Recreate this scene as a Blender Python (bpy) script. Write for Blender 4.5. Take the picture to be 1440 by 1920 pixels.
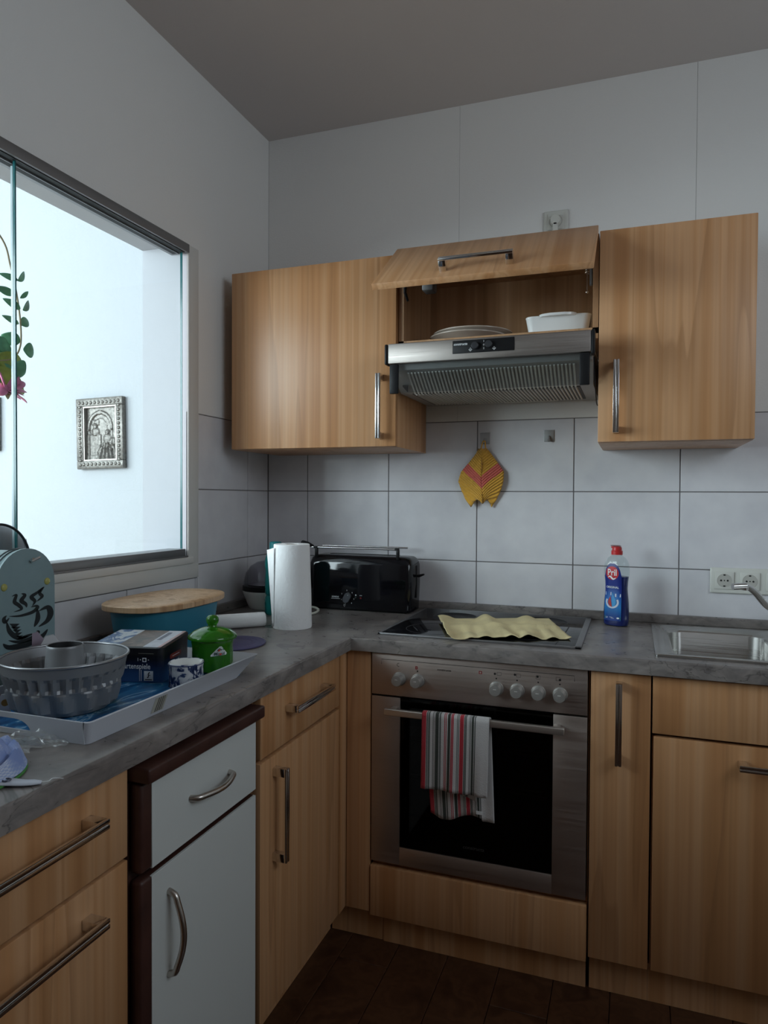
import bpy, bmesh, math, random
from mathutils import Vector, Matrix, noise
for o in list(bpy.data.objects): bpy.data.objects.remove(o)
SC = bpy.context.scene; COL = SC.collection
PI = math.pi; R = math.radians; rnd = random.Random(7)

# ------------------------------------------------------------ camera, world, light, exposure
cd = bpy.data.cameras.new('camera'); cam = bpy.data.objects.new('camera', cd); COL.objects.link(cam)
cd.sensor_fit = 'HORIZONTAL'; cd.sensor_width = 36.0; cd.lens = 1311.36/1440*36; cd.clip_start = .02
def cam_axes(yaw, pitch, roll):
    y, p, r = R(yaw), R(pitch), R(roll)
    fw = Vector((math.sin(y)*math.cos(p), math.cos(y)*math.cos(p), math.sin(p)))
    rt = Vector((math.cos(y), -math.sin(y), 0)); up = rt.cross(fw)
    return math.cos(r)*rt+math.sin(r)*up, -math.sin(r)*rt+math.cos(r)*up, fw
rt, up, fw = cam_axes(-19.5767, -1.1488, .3331)
M = Matrix((rt, up, -fw)).transposed().to_4x4(); M.translation = Vector((1.361, -2.4549, 1.3014))
cam.matrix_world = M; SC.camera = cam
SC.view_settings.view_transform = 'Standard'; SC.view_settings.look = 'None'
SC.view_settings.gamma = 1; SC.view_settings.use_curve_mapping = False
SC.view_settings.exposure = 0.0
W = bpy.data.worlds.new('sky'); SC.world = W; W.use_nodes = True
W.node_tree.nodes['Background'].inputs[0].default_value = (.72, .86, 1, 1)
W.node_tree.nodes['Background'].inputs[1].default_value = 1.0
def area(name, loc, target, sx, sy, power, col):
    l = bpy.data.lights.new(name, 'AREA'); l.shape = 'RECTANGLE'; l.size = sx; l.size_y = sy; l.energy = power; l.color = col
    o = bpy.data.objects.new(name, l); COL.objects.link(o); o.location = loc
    o.rotation_euler = (Vector(target)-Vector(loc)).to_track_quat('-Z', 'Y').to_euler(); return o
# daylight in the windows: the big one of the next room, the small one on the kitchen's right wall
area('daylight_next_room', (-2.45, -3.84, 2.12), (-1.9, 0, 1.40), 1.6, 1.7, 128, (.85, .94, 1))
area('daylight_next_side', (-3.66, -2.35, 1.95), (-.2, -1.1, 1.4), 1.7, 1.4, 105, (.85, .94, 1))
area('daylight_kitchen', (2.66, -1.75, 2.08), (0, -1.5, 2.0), 1.3, .75, 9.6, (.81, .91, 1))

# ------------------------------------------------------------ materials
MATS = {}
def nd(t, typ, **kw):
    n = t.nodes.new(typ)
    for k, v in kw.items():
        if k in n.inputs: n.inputs[k].default_value = v
        else: setattr(n, k, v)
    return n
def c4(c): return (c[0], c[1], c[2], 1)
def mat(name, col=(.8, .8, .8), rough=.5, metal=0, trans=0, ior=1.45, spec=.5, var=0, vscale=8, bump=0, bscale=60, coat=0, sheen=0, alpha=1):
    if name in MATS: return MATS[name]
    m = bpy.data.materials.new(name); m.use_nodes = True; MATS[name] = m
    t = m.node_tree; b = t.nodes['Principled BSDF']
    for k, v in (('Base Color', c4(col)), ('Roughness', rough), ('Metallic', metal), ('Transmission Weight', trans), ('IOR', ior), ('Specular IOR Level', spec), ('Coat Weight', coat), ('Sheen Weight', sheen), ('Alpha', alpha)):
        b.inputs[k].default_value = v
    tc = nd(t, 'ShaderNodeTexCoord')
    if var:
        n = nd(t, 'ShaderNodeTexNoise', Scale=vscale, Detail=4.0); t.links.new(tc.outputs['Object'], n.inputs['Vector'])
        r = nd(t, 'ShaderNodeValToRGB'); t.links.new(n.outputs[0], r.inputs[0])
        r.color_ramp.elements[0].position = .3; r.color_ramp.elements[1].position = .7
        r.color_ramp.elements[0].color = c4([x*(1-var) for x in col]); r.color_ramp.elements[1].color = c4([min(1, x*(1+var)) for x in col])
        t.links.new(r.outputs[0], b.inputs['Base Color'])
    if bump:
        n = nd(t, 'ShaderNodeTexNoise', Scale=bscale, Detail=3.0); t.links.new(tc.outputs['Object'], n.inputs['Vector'])
        bp = nd(t, 'ShaderNodeBump', Strength=bump, Distance=.002); t.links.new(n.outputs[0], bp.inputs['Height']); t.links.new(bp.outputs[0], b.inputs['Normal'])
    return m
def ramp(t, src, stops, interp='LINEAR'):
    r = nd(t, 'ShaderNodeValToRGB'); e = r.color_ramp.elements; r.color_ramp.interpolation = interp
    while len(e) > 1: e.remove(e[0])
    e[0].position = stops[0][0]; e[0].color = c4(stops[0][1])
    for p, c in stops[1:]:
        q = e.new(p); q.color = c4(c)
    t.links.new(src, r.inputs[0]); return r.outputs[0]
def mixc(t, fac, a, b, mode='MIX'):
    m = nd(t, 'ShaderNodeMix', data_type='RGBA', blend_type=mode)
    for i, v in ((0, fac), (6, a), (7, b)):
        if hasattr(v, 'links') or hasattr(v, 'is_linked'): t.links.new(v, m.inputs[i])
        else: m.inputs[i].default_value = v if i == 0 else c4(v)
    return m.outputs[2]
def mapped(t, scale, rand=True, coord='Object'):
    tc = nd(t, 'ShaderNodeTexCoord'); v = tc.outputs[coord]
    if rand:
        oi = nd(t, 'ShaderNodeObjectInfo'); mu = nd(t, 'ShaderNodeVectorMath', operation='MULTIPLY_ADD')
        co = nd(t, 'ShaderNodeCombineXYZ')
        for i in range(3): t.links.new(oi.outputs['Random'], co.inputs[i])
        mu.inputs[1].default_value = (7.3, 5.1, 3.7); t.links.new(co.outputs[0], mu.inputs[0]); t.links.new(v, mu.inputs[2]); v = mu.outputs[0]
    mp = nd(t, 'ShaderNodeMapping'); mp.inputs['Scale'].default_value = scale; t.links.new(v, mp.inputs['Vector']); return mp.outputs[0]
def wood(name, dark, mid, light, rough=.38, sc=1.0, vein=.55):
    m = mat(name, mid, rough); t = m.node_tree; b = t.nodes['Principled BSDF']
    def nz(s, detail=2., dist=0.):
        n = nd(t, 'ShaderNodeTexNoise', Scale=1.0, Detail=detail, Distortion=dist); t.links.new(mapped(t, s), n.inputs['Vector']); return n.outputs[0]
    base = ramp(t, nz((11*sc, 11*sc, .14*sc), 3., .2), [(.30, dark), (.39, mid), (.45, light), (.49, mid), (.52, light), (.57, light), (.60, mid), (.66, dark), (.72, mid)])
    st = ramp(t, nz((110*sc, 110*sc, 1.6*sc), 3.), [(.3, (.91, .90, .885)), (.7, (1.04, 1.035, 1.03))])
    c = mixc(t, 1., base, st, 'MULTIPLY')
    vn = ramp(t, nz((4.6*sc, 4.6*sc, .22*sc), 3., .35), [(.470, (0, 0, 0)), (.497, (1, 1, 1)), (.500, (1, 1, 1)), (.5035, (0, 0, 0))])
    vm = nd(t, 'ShaderNodeMath', operation='MULTIPLY'); vm.inputs[1].default_value = vein; t.links.new(vn, vm.inputs[0])
    c = mixc(t, vm.outputs[0], c, [x*.72 for x in dark])
    t.links.new(c, b.inputs['Base Color']); return m
BEECH = wood('beech_laminate', (.47, .225, .094), (.545, .282, .128), (.60, .335, .172), vein=.42)
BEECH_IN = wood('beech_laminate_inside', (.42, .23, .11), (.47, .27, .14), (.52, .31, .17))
BAMBOO = wood('bamboo', (.42, .24, .12), (.56, .35, .19), (.64, .43, .26), .45, 1.6, .25)
FLOORW = wood('dark_plank', (.045, .018, .009), (.062, .026, .013), (.085, .037, .018), .34, .8, .3)
def slate():
    m = mat('slate_laminate', (.15, .14, .135), .33); t = m.node_tree; b = t.nodes['Principled BSDF']
    n1 = nd(t, 'ShaderNodeTexNoise', Scale=5.0, Detail=7.0, Distortion=1.2); n1.inputs['Roughness'].default_value = .62; t.links.new(mapped(t, (1, 1, 2.2), False), n1.inputs['Vector'])
    n2 = nd(t, 'ShaderNodeTexNoise', Scale=26.0, Detail=4.0, Distortion=.8); t.links.new(mapped(t, (1, 1, 2), False), n2.inputs['Vector'])
    c = ramp(t, n1.outputs[0], [(.25, (.125, .110, .104)), (.45, (.205, .184, .175)), (.55, (.245, .222, .211)), (.75, (.32, .294, .278))])
    c = mixc(t, 1., c, ramp(t, n2.outputs[0], [(.3, (.78, .78, .79)), (.7, (1.15, 1.13, 1.1))]), 'MULTIPLY')
    n3 = nd(t, 'ShaderNodeTexNoise', Scale=3.4, Detail=5.0, Distortion=1.6); t.links.new(mapped(t, (1, 1, 3), False), n3.inputs['Vector'])
    v = ramp(t, n3.outputs[0], [(.488, (0, 0, 0)), (.4985, (.8, .8, .8)), (.5015, (.8, .8, .8)), (.506, (0, 0, 0))])
    c = mixc(t, v, c, (.085, .075, .07)); t.links.new(c, b.inputs['Base Color'])
    bp = nd(t, 'ShaderNodeBump', Strength=.35, Distance=.002); t.links.new(n1.outputs[0], bp.inputs['Height']); t.links.new(bp.outputs[0], b.inputs['Normal'])
    t.links.new(ramp(t, n2.outputs[0], [(.3, (.26,)*3), (.7, (.40,)*3)]), b.inputs['Roughness']); return m
SLATE = slate()
WALLP = mat('woodchip_wallpaper', (.80, .79, .77), .9, bump=.35, bscale=170)
NEXTP = mat('woodchip_white', (.82, .83, .845), .9, bump=.9, bscale=75)
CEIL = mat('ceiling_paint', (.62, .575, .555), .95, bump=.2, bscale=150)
GROUT = mat('grout', (.20, .185, .185), .9)
def tilemat():
    m = mat('cream_tile', (.56, .56, .585), .07); t = m.node_tree; b = t.nodes['Principled BSDF']
    n = nd(t, 'ShaderNodeTexNoise', Scale=11.0, Detail=4.0); t.links.new(mapped(t, (1, 1, 1)), n.inputs['Vector'])
    t.links.new(ramp(t, n.outputs[0], [(.3, (.66, .65, .68)), (.7, (.75, .74, .76))]), b.inputs['Base Color'])
    bp = nd(t, 'ShaderNodeBump', Strength=.025, Distance=.004); t.links.new(n.outputs[0], bp.inputs['Height']); t.links.new(bp.outputs[0], b.inputs['Normal']); return m
TILE = tilemat()
WHITEP = mat('white_trim', (.66, .65, .62), .45)
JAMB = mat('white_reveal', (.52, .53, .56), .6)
ALU = mat('brushed_aluminium', (.27, .265, .27), .42, .8)
CHROME = mat('chrome', (.72, .71, .70), .14, 1)
NICKEL = mat('brushed_nickel', (.52, .48, .44), .28, 1)
def brushed(name, col, rough):
    m = mat(name, col, rough, 1); t = m.node_tree; b = t.nodes['Principled BSDF']
    n = nd(t, 'ShaderNodeTexNoise', Scale=1.0, Detail=3.0); t.links.new(mapped(t, (4, 4, 420)), n.inputs['Vector'])
    t.links.new(ramp(t, n.outputs[0], [(.3, (rough-.06,)*3), (.7, (rough+.1,)*3)]), b.inputs['Roughness'])
    n2 = nd(t, 'ShaderNodeTexNoise', Scale=6.0, Detail=2.0); t.links.new(mapped(t, (1, 1, 1)), n2.inputs['Vector'])
    t.links.new(ramp(t, n2.outputs[0], [(.3, [x*.88 for x in col]), (.7, [x*1.05 for x in col])]), b.inputs['Base Color']); return m
STEEL = brushed('brushed_steel', (.53, .46, .42), .46)
SINKM = brushed('sink_steel', (.50, .49, .47), .30)
KNOBM = mat('satin_knob', (.42, .41, .39), .4, .6)
HSTEEL = brushed('hood_steel', (.36, .325, .30), .44)
BLACKP = mat('black_plastic', (.010, .010, .011), .45, spec=.25)
BLACKG = mat('black_gloss', (.006, .006, .008), .06)
DARKIN = mat('dark_enamel', (.16, .135, .11), .5)
BROWN = mat('brown_foil', (.052, .020, .015), .42, var=.25, vscale=20)
WHITEF = mat('white_front', (.62, .64, .62), .42)
WHITEPL = mat('white_plastic', (.74, .74, .70), .35)
PORC = mat('porcelain', (.80, .80, .78), .12, coat=.3)
CREAMPL = mat('stoneware_plate', (.52, .44, .37), .22)
PAPER = mat('paper_towel', (.92, .92, .92), .95, bump=.8, bscale=95)
TEALB = mat('turquoise_bin', (.030, .205, .305), .42)
LABELW = mat('white_print', (.80, .82, .83), .5)
REDP = mat('red_plastic', (.52, .028, .030), .3)
INK = mat('black_print', (.02, .018, .018), .5)
def glassy(name, tint, rough=.03, ior=1.45, gloss=(1, 1, 1), edge=None):
    m = bpy.data.materials.new(name); m.use_nodes = True; MATS[name] = m; t = m.node_tree; t.nodes.clear()
    out = nd(t, 'ShaderNodeOutputMaterial'); tr = nd(t, 'ShaderNodeBsdfTransparent'); gl = nd(t, 'ShaderNodeBsdfGlossy', Roughness=rough)
    tr.inputs[0].default_value = c4(tint); gl.inputs[0].default_value = c4(gloss)
    fr = nd(t, 'ShaderNodeFresnel', IOR=ior); mx = nd(t, 'ShaderNodeMixShader')
    ge = nd(t, 'ShaderNodeNewGeometry'); sb = nd(t, 'ShaderNodeMath', operation='SUBTRACT'); sb.inputs[0].default_value = 1; t.links.new(ge.outputs['Backfacing'], sb.inputs[1])
    mm = nd(t, 'ShaderNodeMath', operation='MULTIPLY'); t.links.new(fr.outputs[0], mm.inputs[0]); t.links.new(sb.outputs[0], mm.inputs[1]); t.links.new(mm.outputs[0], mx.inputs[0]); t.links.new(tr.outputs[0], mx.inputs[1]); t.links.new(gl.outputs[0], mx.inputs[2]); t.links.new(mx.outputs[0], out.inputs[0]); return m
PANE = glassy('window_glass', (.93, .97, .97), .0, 1.25)
EDGE = mat('glass_edge', (.02, .13, .14), .15)
VISOR = glassy('smoked_visor', (.80, .83, .84), .10, 1.75)
OVENG = glassy('oven_glass', (.34, .31, .28), .03, 1.35)
FILM = glassy('clear_film', (.88, .90, .90), .16, 1.9)
def film():
    t = FILM.node_tree; out = [n for n in t.nodes if n.type == 'OUTPUT_MATERIAL'][0]; src = out.inputs[0].links[0].from_socket
    df = nd(t, 'ShaderNodeBsdfDiffuse'); df.inputs[0].default_value = (.8, .82, .83, 1); mx = nd(t, 'ShaderNodeMixShader'); mx.inputs[0].default_value = .16
    t.links.new(src, mx.inputs[1]); t.links.new(df.outputs[0], mx.inputs[2]); t.links.new(mx.outputs[0], out.inputs[0])
film()
DOME = glassy('clear_dome', (.80, .80, .82), .08, 1.35)

# ------------------------------------------------------------ mesh builder
class MB:
    def __init__(s): s.bm = bmesh.new()
    def box(s, x0, x1, y0, y1, z0, z1, b=0, seg=2):
        r = bmesh.ops.create_cube(s.bm, size=1)['verts']
        for v in r: v.co = Vector(((x0+x1)/2+v.co.x*(x1-x0), (y0+y1)/2+v.co.y*(y1-y0), (z0+z1)/2+v.co.z*(z1-z0)))
        if b:
            e = list({e for v in r for e in v.link_edges}); bmesh.ops.bevel(s.bm, geom=e, offset=b, segments=seg, affect='EDGES', profile=.5)
        return s
    def ring(s, pts): return [s.bm.verts.new(p) for p in pts]
    def bridge(s, a, b, closed=True):
        n = len(a)
        for i in range(n if closed else n-1):
            j = (i+1) % n
            try: s.bm.faces.new((a[i], a[j], b[j], b[i]))
            except ValueError: pass
    def loft(s, rings, cap0=True, cap1=True, closed=True):
        R_ = [s.ring(r) for r in rings]
        for a, b in zip(R_, R_[1:]): s.bridge(a, b, closed)
        if cap0: s.bm.faces.new(R_[0][::-1])
        if cap1: s.bm.faces.new(R_[-1])
        return s
    def lathe(s, prof, n=32, c=(0, 0, 0), fn=None):
        rings = []
        for r, z in prof:
            rings.append([Vector((c[0]+max(r, 1e-4)*math.cos(2*PI*i/n), c[1]+max(r, 1e-4)*math.sin(2*PI*i/n), c[2]+z)) for i in range(n)])
        if fn: rings = [[fn(p) for p in q] for q in rings]
        return s.loft(rings)
    def tube(s, path, r, n=10, cap=True, closed=False, flat=1.0):
        P = [Vector(p) for p in path]; rings = []; N = len(P); prev = None
        for i, p in enumerate(P):
            d = (P[(i+1) % N]-P[i-1]) if closed else (P[min(i+1, N-1)]-P[max(i-1, 0)])
            d.normalize()
            if prev is None:
                a = Vector((0, 0, 1)) if abs(d.z) < .9 else Vector((1, 0, 0)); u = d.cross(a).normalized()
            else: u = (prev-d*prev.dot(d)).normalized()
            prev = u; w = d.cross(u); rr = r[i] if isinstance(r, (list, tuple)) else r
            rings.append([p+u*rr*math.cos(2*PI*k/n)+w*rr*flat*math.sin(2*PI*k/n) for k in range(n)])
        if closed: rings.append(rings[0]); return s.loft(rings, False, False)
        return s.loft(rings, cap, cap)
    def cyl(s, p0, p1, r, n=24, r1=None): return s.tube([p0, p1], [r, r if r1 is None else r1], n)
    def sphere(s, c, r, sx=1, sy=1, sz=1, n=20):
        k = [(math.sin(PI*i/12)*r, -math.cos(PI*i/12)*r) for i in range(13)]
        return s.lathe(k, n, (0, 0, 0), lambda p: Vector((c[0]+p.x*sx, c[1]+p.y*sy, c[2]+p.z*sz)))
    def prism(s, poly, fn, d0, d1):
        return s.loft([[fn(x, y, d0) for x, y in poly], [fn(x, y, d1) for x, y in poly]])
    def poly(s, pts): s.bm.faces.new([s.bm.verts.new(p) for p in pts]); return s
    def grid(s, nu, nv, fn):
        V = [[s.bm.verts.new(fn(i/nu, j/nv)) for j in range(nv+1)] for i in range(nu+1)]
        uvl = s.bm.loops.layers.uv.verify()
        for i in range(nu):
            for j in range(nv):
                f = s.bm.faces.new((V[i][j], V[i+1][j], V[i+1][j+1], V[i][j+1]))
                for l, (a, b) in zip(f.loops, ((i, j), (i+1, j), (i+1, j+1), (i, j+1))): l[uvl].uv = (a/nu, b/nv)
        return s
    def text(s, txt, size, fn, align='CENTER', shear=0, sx=1.0):
        cu = bpy.data.curves.new('t', 'FONT'); cu.body = txt; cu.size = size; cu.align_x = align; cu.align_y = 'CENTER'; cu.shear = shear; cu.resolution_u = 3; cu.offset = size*.012
        o = bpy.data.objects.new('t', cu); COL.objects.link(o); dg = bpy.context.evaluated_depsgraph_get()
        me = bpy.data.meshes.new_from_object(o.evaluated_get(dg)); vs = [s.bm.verts.new(fn(v.co.x*sx, v.co.y)) for v in me.vertices]
        for p in me.polygons:
            try: s.bm.faces.new([vs[i] for i in p.vertices])
            except ValueError: pass
        bpy.data.objects.remove(o); bpy.data.curves.remove(cu); bpy.data.meshes.remove(me); return s
    def stroke(s, pts, ws, fn):
        n = len(pts); L = []; Q = []
        for i, (x, y) in enumerate(pts):
            a = pts[max(i-1, 0)]; b = pts[min(i+1, n-1)]; dx, dy = b[0]-a[0], b[1]-a[1]; l = math.hypot(dx, dy) or 1
            w = ws(i/(n-1)) if callable(ws) else ws; L.append((x-dy/l*w, y+dx/l*w)); Q.append((x+dy/l*w, y-dx/l*w))
        a = [s.bm.verts.new(fn(*p)) for p in L]; b = [s.bm.verts.new(fn(*p)) for p in Q]; s.bridge(a, b, False); return s
    def disc(s, cx, cy, r, fn, n=20, ry=None): return s.poly([fn(cx+r*math.cos(2*PI*i/n), cy+(ry or r)*math.sin(2*PI*i/n)) for i in range(n)])
    def rect(s, x0, x1, y0, y1, fn): return s.poly([fn(x0, y0), fn(x1, y0), fn(x1, y1), fn(x0, y1)])
def curve(pts, n=8):
    P = [Vector(p if len(p) == 3 else (p[0], p[1], 0)) for p in pts]; out = []
    for i in range(len(P)-1):
        p0, p1, p2, p3 = P[max(i-1, 0)], P[i], P[i+1], P[min(i+2, len(P)-1)]
        for k in range(n):
            t = k/n; out.append(.5*((2*p1)+(p2-p0)*t+(2*p0-5*p1+4*p2-p3)*t*t+(3*p1-p0-3*p2+p3)*t**3))
    out.append(P[-1]); return out
def curve2(pts, n=8): return [(p.x, p.y) for p in curve(pts, n)]
def rrect(x0, x1, y0, y1, r, n=5):
    out = []
    for cx, cy, a in ((x1-r, y1-r, 0), (x0+r, y1-r, 90), (x0+r, y0+r, 180), (x1-r, y0+r, 270)):
        out += [(cx+r*math.cos(R(a+90*k/n)), cy+r*math.sin(R(a+90*k/n))) for k in range(n+1)]
    return out

BASE = {}
def link_mesh(name, mb, m, parent=None, smooth=38, raw=False, thick=0, label=None):
    bm = mb.bm; bmesh.ops.recalc_face_normals(bm, faces=bm.faces)
    base = BASE.get(parent.name) if parent else None
    if base is not None and not raw: bmesh.ops.translate(bm, vec=-base, verts=bm.verts)
    me = bpy.data.meshes.new(name); bm.to_mesh(me); bm.free()
    for mm in (m if isinstance(m, (list, tuple)) else [m]): me.materials.append(mm)
    if smooth:
        for p in me.polygons: p.use_smooth = True
        me.set_sharp_from_angle(angle=R(smooth))
    o = bpy.data.objects.new(name, me); COL.objects.link(o)
    if parent:
        o.parent = parent
        if base is not None: BASE[o.name] = base
    if thick:
        md = o.modifiers.new('solid', 'SOLIDIFY'); md.thickness = thick; md.offset = 0
    if label: o['label'] = label
    return o
def tag(o, label, cat, group=None):
    o['label'] = label; o['category'] = cat
    if group: o['group'] = group
    return o
def thing(name, label, cat, loc=(0, 0, 0), rotz=0, group=None, local=False):
    o = bpy.data.objects.new(name, None); COL.objects.link(o); o.empty_display_size = .05
    o.location = loc; o.rotation_euler = (0, 0, rotz); tag(o, label, cat, group)
    BASE[o.name] = Vector((0, 0, 0)) if local else Vector(loc); return o
P = link_mesh
def struct(name, mb, m, **k):
    o = P(name, mb, m, **k); o['kind'] = 'structure'; BASE[o.name] = Vector((0, 0, 0)); return o
def box(*a, **k): return MB().box(*a, **k)

# ------------------------------------------------------------ the room
Z = .8995; H = 2.6958; HN = 3.3; KX = 2.75; KY = -3.6; NX = -3.7
fl = struct('floor', box(-.3, KX+.1, KY-.1, .1, -.06, -.008), mat('floor_base', (.02, .01, .006), .8))
pw, pl_ = .146, 1.22
xs = [.1+.0518+pw*i for i in range(0, 18)]
tmpl = {}
for i, x in enumerate(xs):
    y = -.35-(i*.43 % 1.22)*.6; ys = [-.3]
    while y > KY: ys.append(y); y -= pl_
    ys.append(KY)
    for a, b in zip(ys, ys[1:]):
        if a-b < .05: continue
        mb = MB().box(x-pw+.0008, x-.0008, b+.0008, a-.0008, -.008, 0, b=.0012, seg=1); P('plank', mb, FLOORW, fl, smooth=0)
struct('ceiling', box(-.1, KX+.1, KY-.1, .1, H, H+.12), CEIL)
# back wall: body, wallpaper strips above the tiles, tiles
wb = struct('wall_back', box(-.1753, KX+.1, .003, .2, -.06, HN), GROUT)
def tile_mb(x0, x1, z0, z1, wall):
    g = .0016
    if wall == 'b': return MB().box(x0+g, x1-g, 0, .006, z0+g, z1-g, b=.0012, seg=1)
    return MB().box(-.006, 0, x0+g, x1-g, z0+g, z1-g, b=.0012, seg=1)
TX = [0.0]+[.1724+.333*k for k in range(8)]; TZ = [1.5762, 1.3265, 1.0769, .8273]
for z1, z0 in zip(TZ, TZ[1:]):
    for x0, x1 in zip(TX, TX[1:]): P('tile', tile_mb(x0, x1, z0, z1, 'b'), TILE, wb, smooth=0)
sx = [0, .237, .7665, 1.5393-.243, 1.5393, 2.07, 2.60, KX]
sx = [0, .236, .7655, 1.2965-.001*0, 1.5393, 2.07, KX]; sx = [0, .7655, 1.5393, 2.30, KX]
for a, b in zip(sx, sx[1:]): P('wallpaper_strip', MB().box(a+.0004, b-.0004, .0005, .006, 1.5775, H, b=.0004, seg=1), WALLP, wb, smooth=0)
# left wall with the pass-through opening
OY0, OY1, OZ0, OZ1 = -2.05, -.53, 1.107, 2.113; T = -.1753
mb = MB().box(T, -.003, KY, .003, -.06, OZ0).box(T, -.003, -4.1, .003, OZ1, HN).box(T, -.003, OY1, .003, OZ0, OZ1).box(T, -.003, KY, OY0, OZ0, OZ1)
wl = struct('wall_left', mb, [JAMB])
P('plaster_face', MB().box(-.006, 0, KY, 0, OZ1+.0001, H).box(-.006, 0, -.4765, 0, 1.578, OZ1).box(-.006, 0, KY, OY0-.054, Z+.03, OZ1), WALLP, wl, smooth=0)
P('grout_bed', MB().box(-.005, -.002, KY, 0, -.06, OZ0-.001).box(-.005, -.002, -.53, 0, OZ0-.001, 1.577), GROUT, wl, smooth=0)
TY = [0, -.1534, -.4864, -.8194, -1.1524, -1.4854, -1.8184, -2.1514]
for z1, z0 in zip(TZ, TZ[1:]):
    for a, b in zip(TY, TY[1:]):
        lo, top = b, z1
        if a > -.47: lo = max(b, -.4765)
        else: top = min(z1, 1.034)
        if top-z0 < .02 or (a <= -.47 and z1 > 1.1): continue
        P('tile', tile_mb(lo, a, z0, top, 'l'), TILE, wl, smooth=0)
P('tile', tile_mb(-.4864, -.4766, .8273, 1.034, 'l'), TILE, wl, smooth=0)
# casing and sliding window
tr = struct('trim_1', MB().box(-.004, .005, -.53, -.476, 1.036, 2.113, b=.0015), WHITEP)
P('casing_board', MB().box(-.004, .0055, OY0-.054, -.478, 1.036, 1.084, b=.0015), WHITEP, tr)
P('sill_lip', MB().box(-.03, .014, OY0, -.514, 1.0845, 1.1065, b=.003), WHITEP, tr)
wn = struct('window_1', MB().box(-.062, .008, OY0, -.531, 2.0855, 2.1125, b=.001), ALU)
P('track_groove', MB().box(-.020, .0, OY0, -.545, 2.0835, 2.0875), BLACKP, wn)
P('track_groove', MB().box(-.046, -.026, OY0, -.545, 2.0835, 2.0875), BLACKP, wn)
P('track_lip', MB().box(-.024, -.021, OY0, -.545, 2.080, 2.0885), ALU, wn)
P('bottom_rail', MB().box(-.060, .004, OY0, -.546, 1.1075, 1.1335, b=.001), ALU, wn)
P('bottom_track', MB().box(-.060, .010, OY0, -.54, 1.1066, 1.1115, b=.0008), ALU, wn)
def pane(x, y0, y1, ename):
    p = P('pane', MB().box(x-.003, x+.003, y0+.004, y1, 1.130, 2.086), PANE, wn, smooth=0); BASE[p.name] = Vector()
    P('pane_edge', MB().box(x-.003, x+.003, y0, y0+.0039, 1.134, 2.086), EDGE, p, smooth=0)
    return p
pane(-.010, -1.1934, -.5503, 0)
p2 = P('pane', MB().box(-.039, -.033, -2.0, -1.176, 1.130, 2.086), PANE, wn, smooth=0)
P('pane_edge', MB().box(-.039, -.033, -1.1759, -1.1735, 1.134, 2.086), mat('clear_edge', (.55, .62, .65), .2), p2, smooth=0)
P('seal_strip', MB().box(-.014, -.006, -.5505, -.5488, 1.134, 2.086), EDGE, wn, smooth=0)
# other walls of the kitchen (right wall has the window the daylight enters by)
struct('wall_right', MB().box(KX, KX+.2, KY, .2, -.06, 1.65).box(KX, KX+.2, KY, .2, 2.5, H).box(KX, KX+.2, -1.05, .2, 1.65, 2.5).box(KX, KX+.2, KY, -2.45, 1.65, 2.5), WALLP)
struct('window_2', MB().box(KX+.02, KX+.08, -2.45, -1.05, 1.65, 1.71).box(KX+.02, KX+.08, -2.45, -1.05, 2.44, 2.5).box(KX+.02, KX+.08, -2.45, -2.39, 1.71, 2.44).box(KX+.02, KX+.08, -1.11, -1.05, 1.71, 2.44).box(KX+.02, KX+.08, -1.79, -1.71, 1.71, 2.44), WHITEP)
struct('wall_front', box(-.3, KX+.2, KY-.2, KY, -.06, H), mat('warm_bounce_wall', (.42, .33, .27), .9))  # unseen wall, its brown chosen to dim and warm the bounced light
# the next room
struct('wall_far', box(NX, T, .2, .4, -.06, HN), mat('far_wall_dimmed', (.485, .51, .53), .9, bump=.9, bscale=75))  # colour kept darker than the room's other walls to offset stronger window light
struct('wall_side', MB().box(NX-.2, NX, -4.1, .4, -.06, 1.15).box(NX-.2, NX, -4.1, .4, 2.75, HN).box(NX-.2, NX, -1.4, .4, 1.15, 2.75).box(NX-.2, NX, -4.1, -3.3, 1.15, 2.75), NEXTP)
struct('window_4', MB().box(NX-.1, NX-.04, -3.3, -1.4, 1.15, 1.21).box(NX-.1, NX-.04, -3.3, -1.4, 2.69, 2.75).box(NX-.1, NX-.04, -3.3, -3.24, 1.21, 2.69).box(NX-.1, NX-.04, -1.46, -1.4, 1.21, 2.69).box(NX-.1, NX-.04, -2.39, -2.31, 1.21, 2.69), WHITEP)
struct('wall_rear', MB().box(NX, T, -4.1, -3.9, -.06, 1.24).box(NX, T, -4.1, -3.9, 3.02, HN).box(NX, -3.27, -4.1, -3.9, 1.24, 3.02).box(-1.63, T, -4.1, -3.9, 1.24, 3.02), NEXTP)
struct('window_3', MB().box(-3.27, -1.63, -4.0, -3.94, 1.24, 1.30).box(-3.27, -1.63, -4.0, -3.94, 2.96, 3.02).box(-3.27, -3.21, -4.0, -3.94, 1.30, 2.96).box(-1.69, -1.63, -4.0, -3.94, 1.30, 2.96).box(-2.49, -2.41, -4.0, -3.94, 1.30, 2.96), WHITEP)
struct('floor.001', box(NX, T, -3.9, .2, -.06, 0), mat('oak_floor_next', (.42, .33, .25), .5))
struct('ceiling.001', box(NX, T, -4.1, .4, HN, HN+.12), NEXTP)

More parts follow.
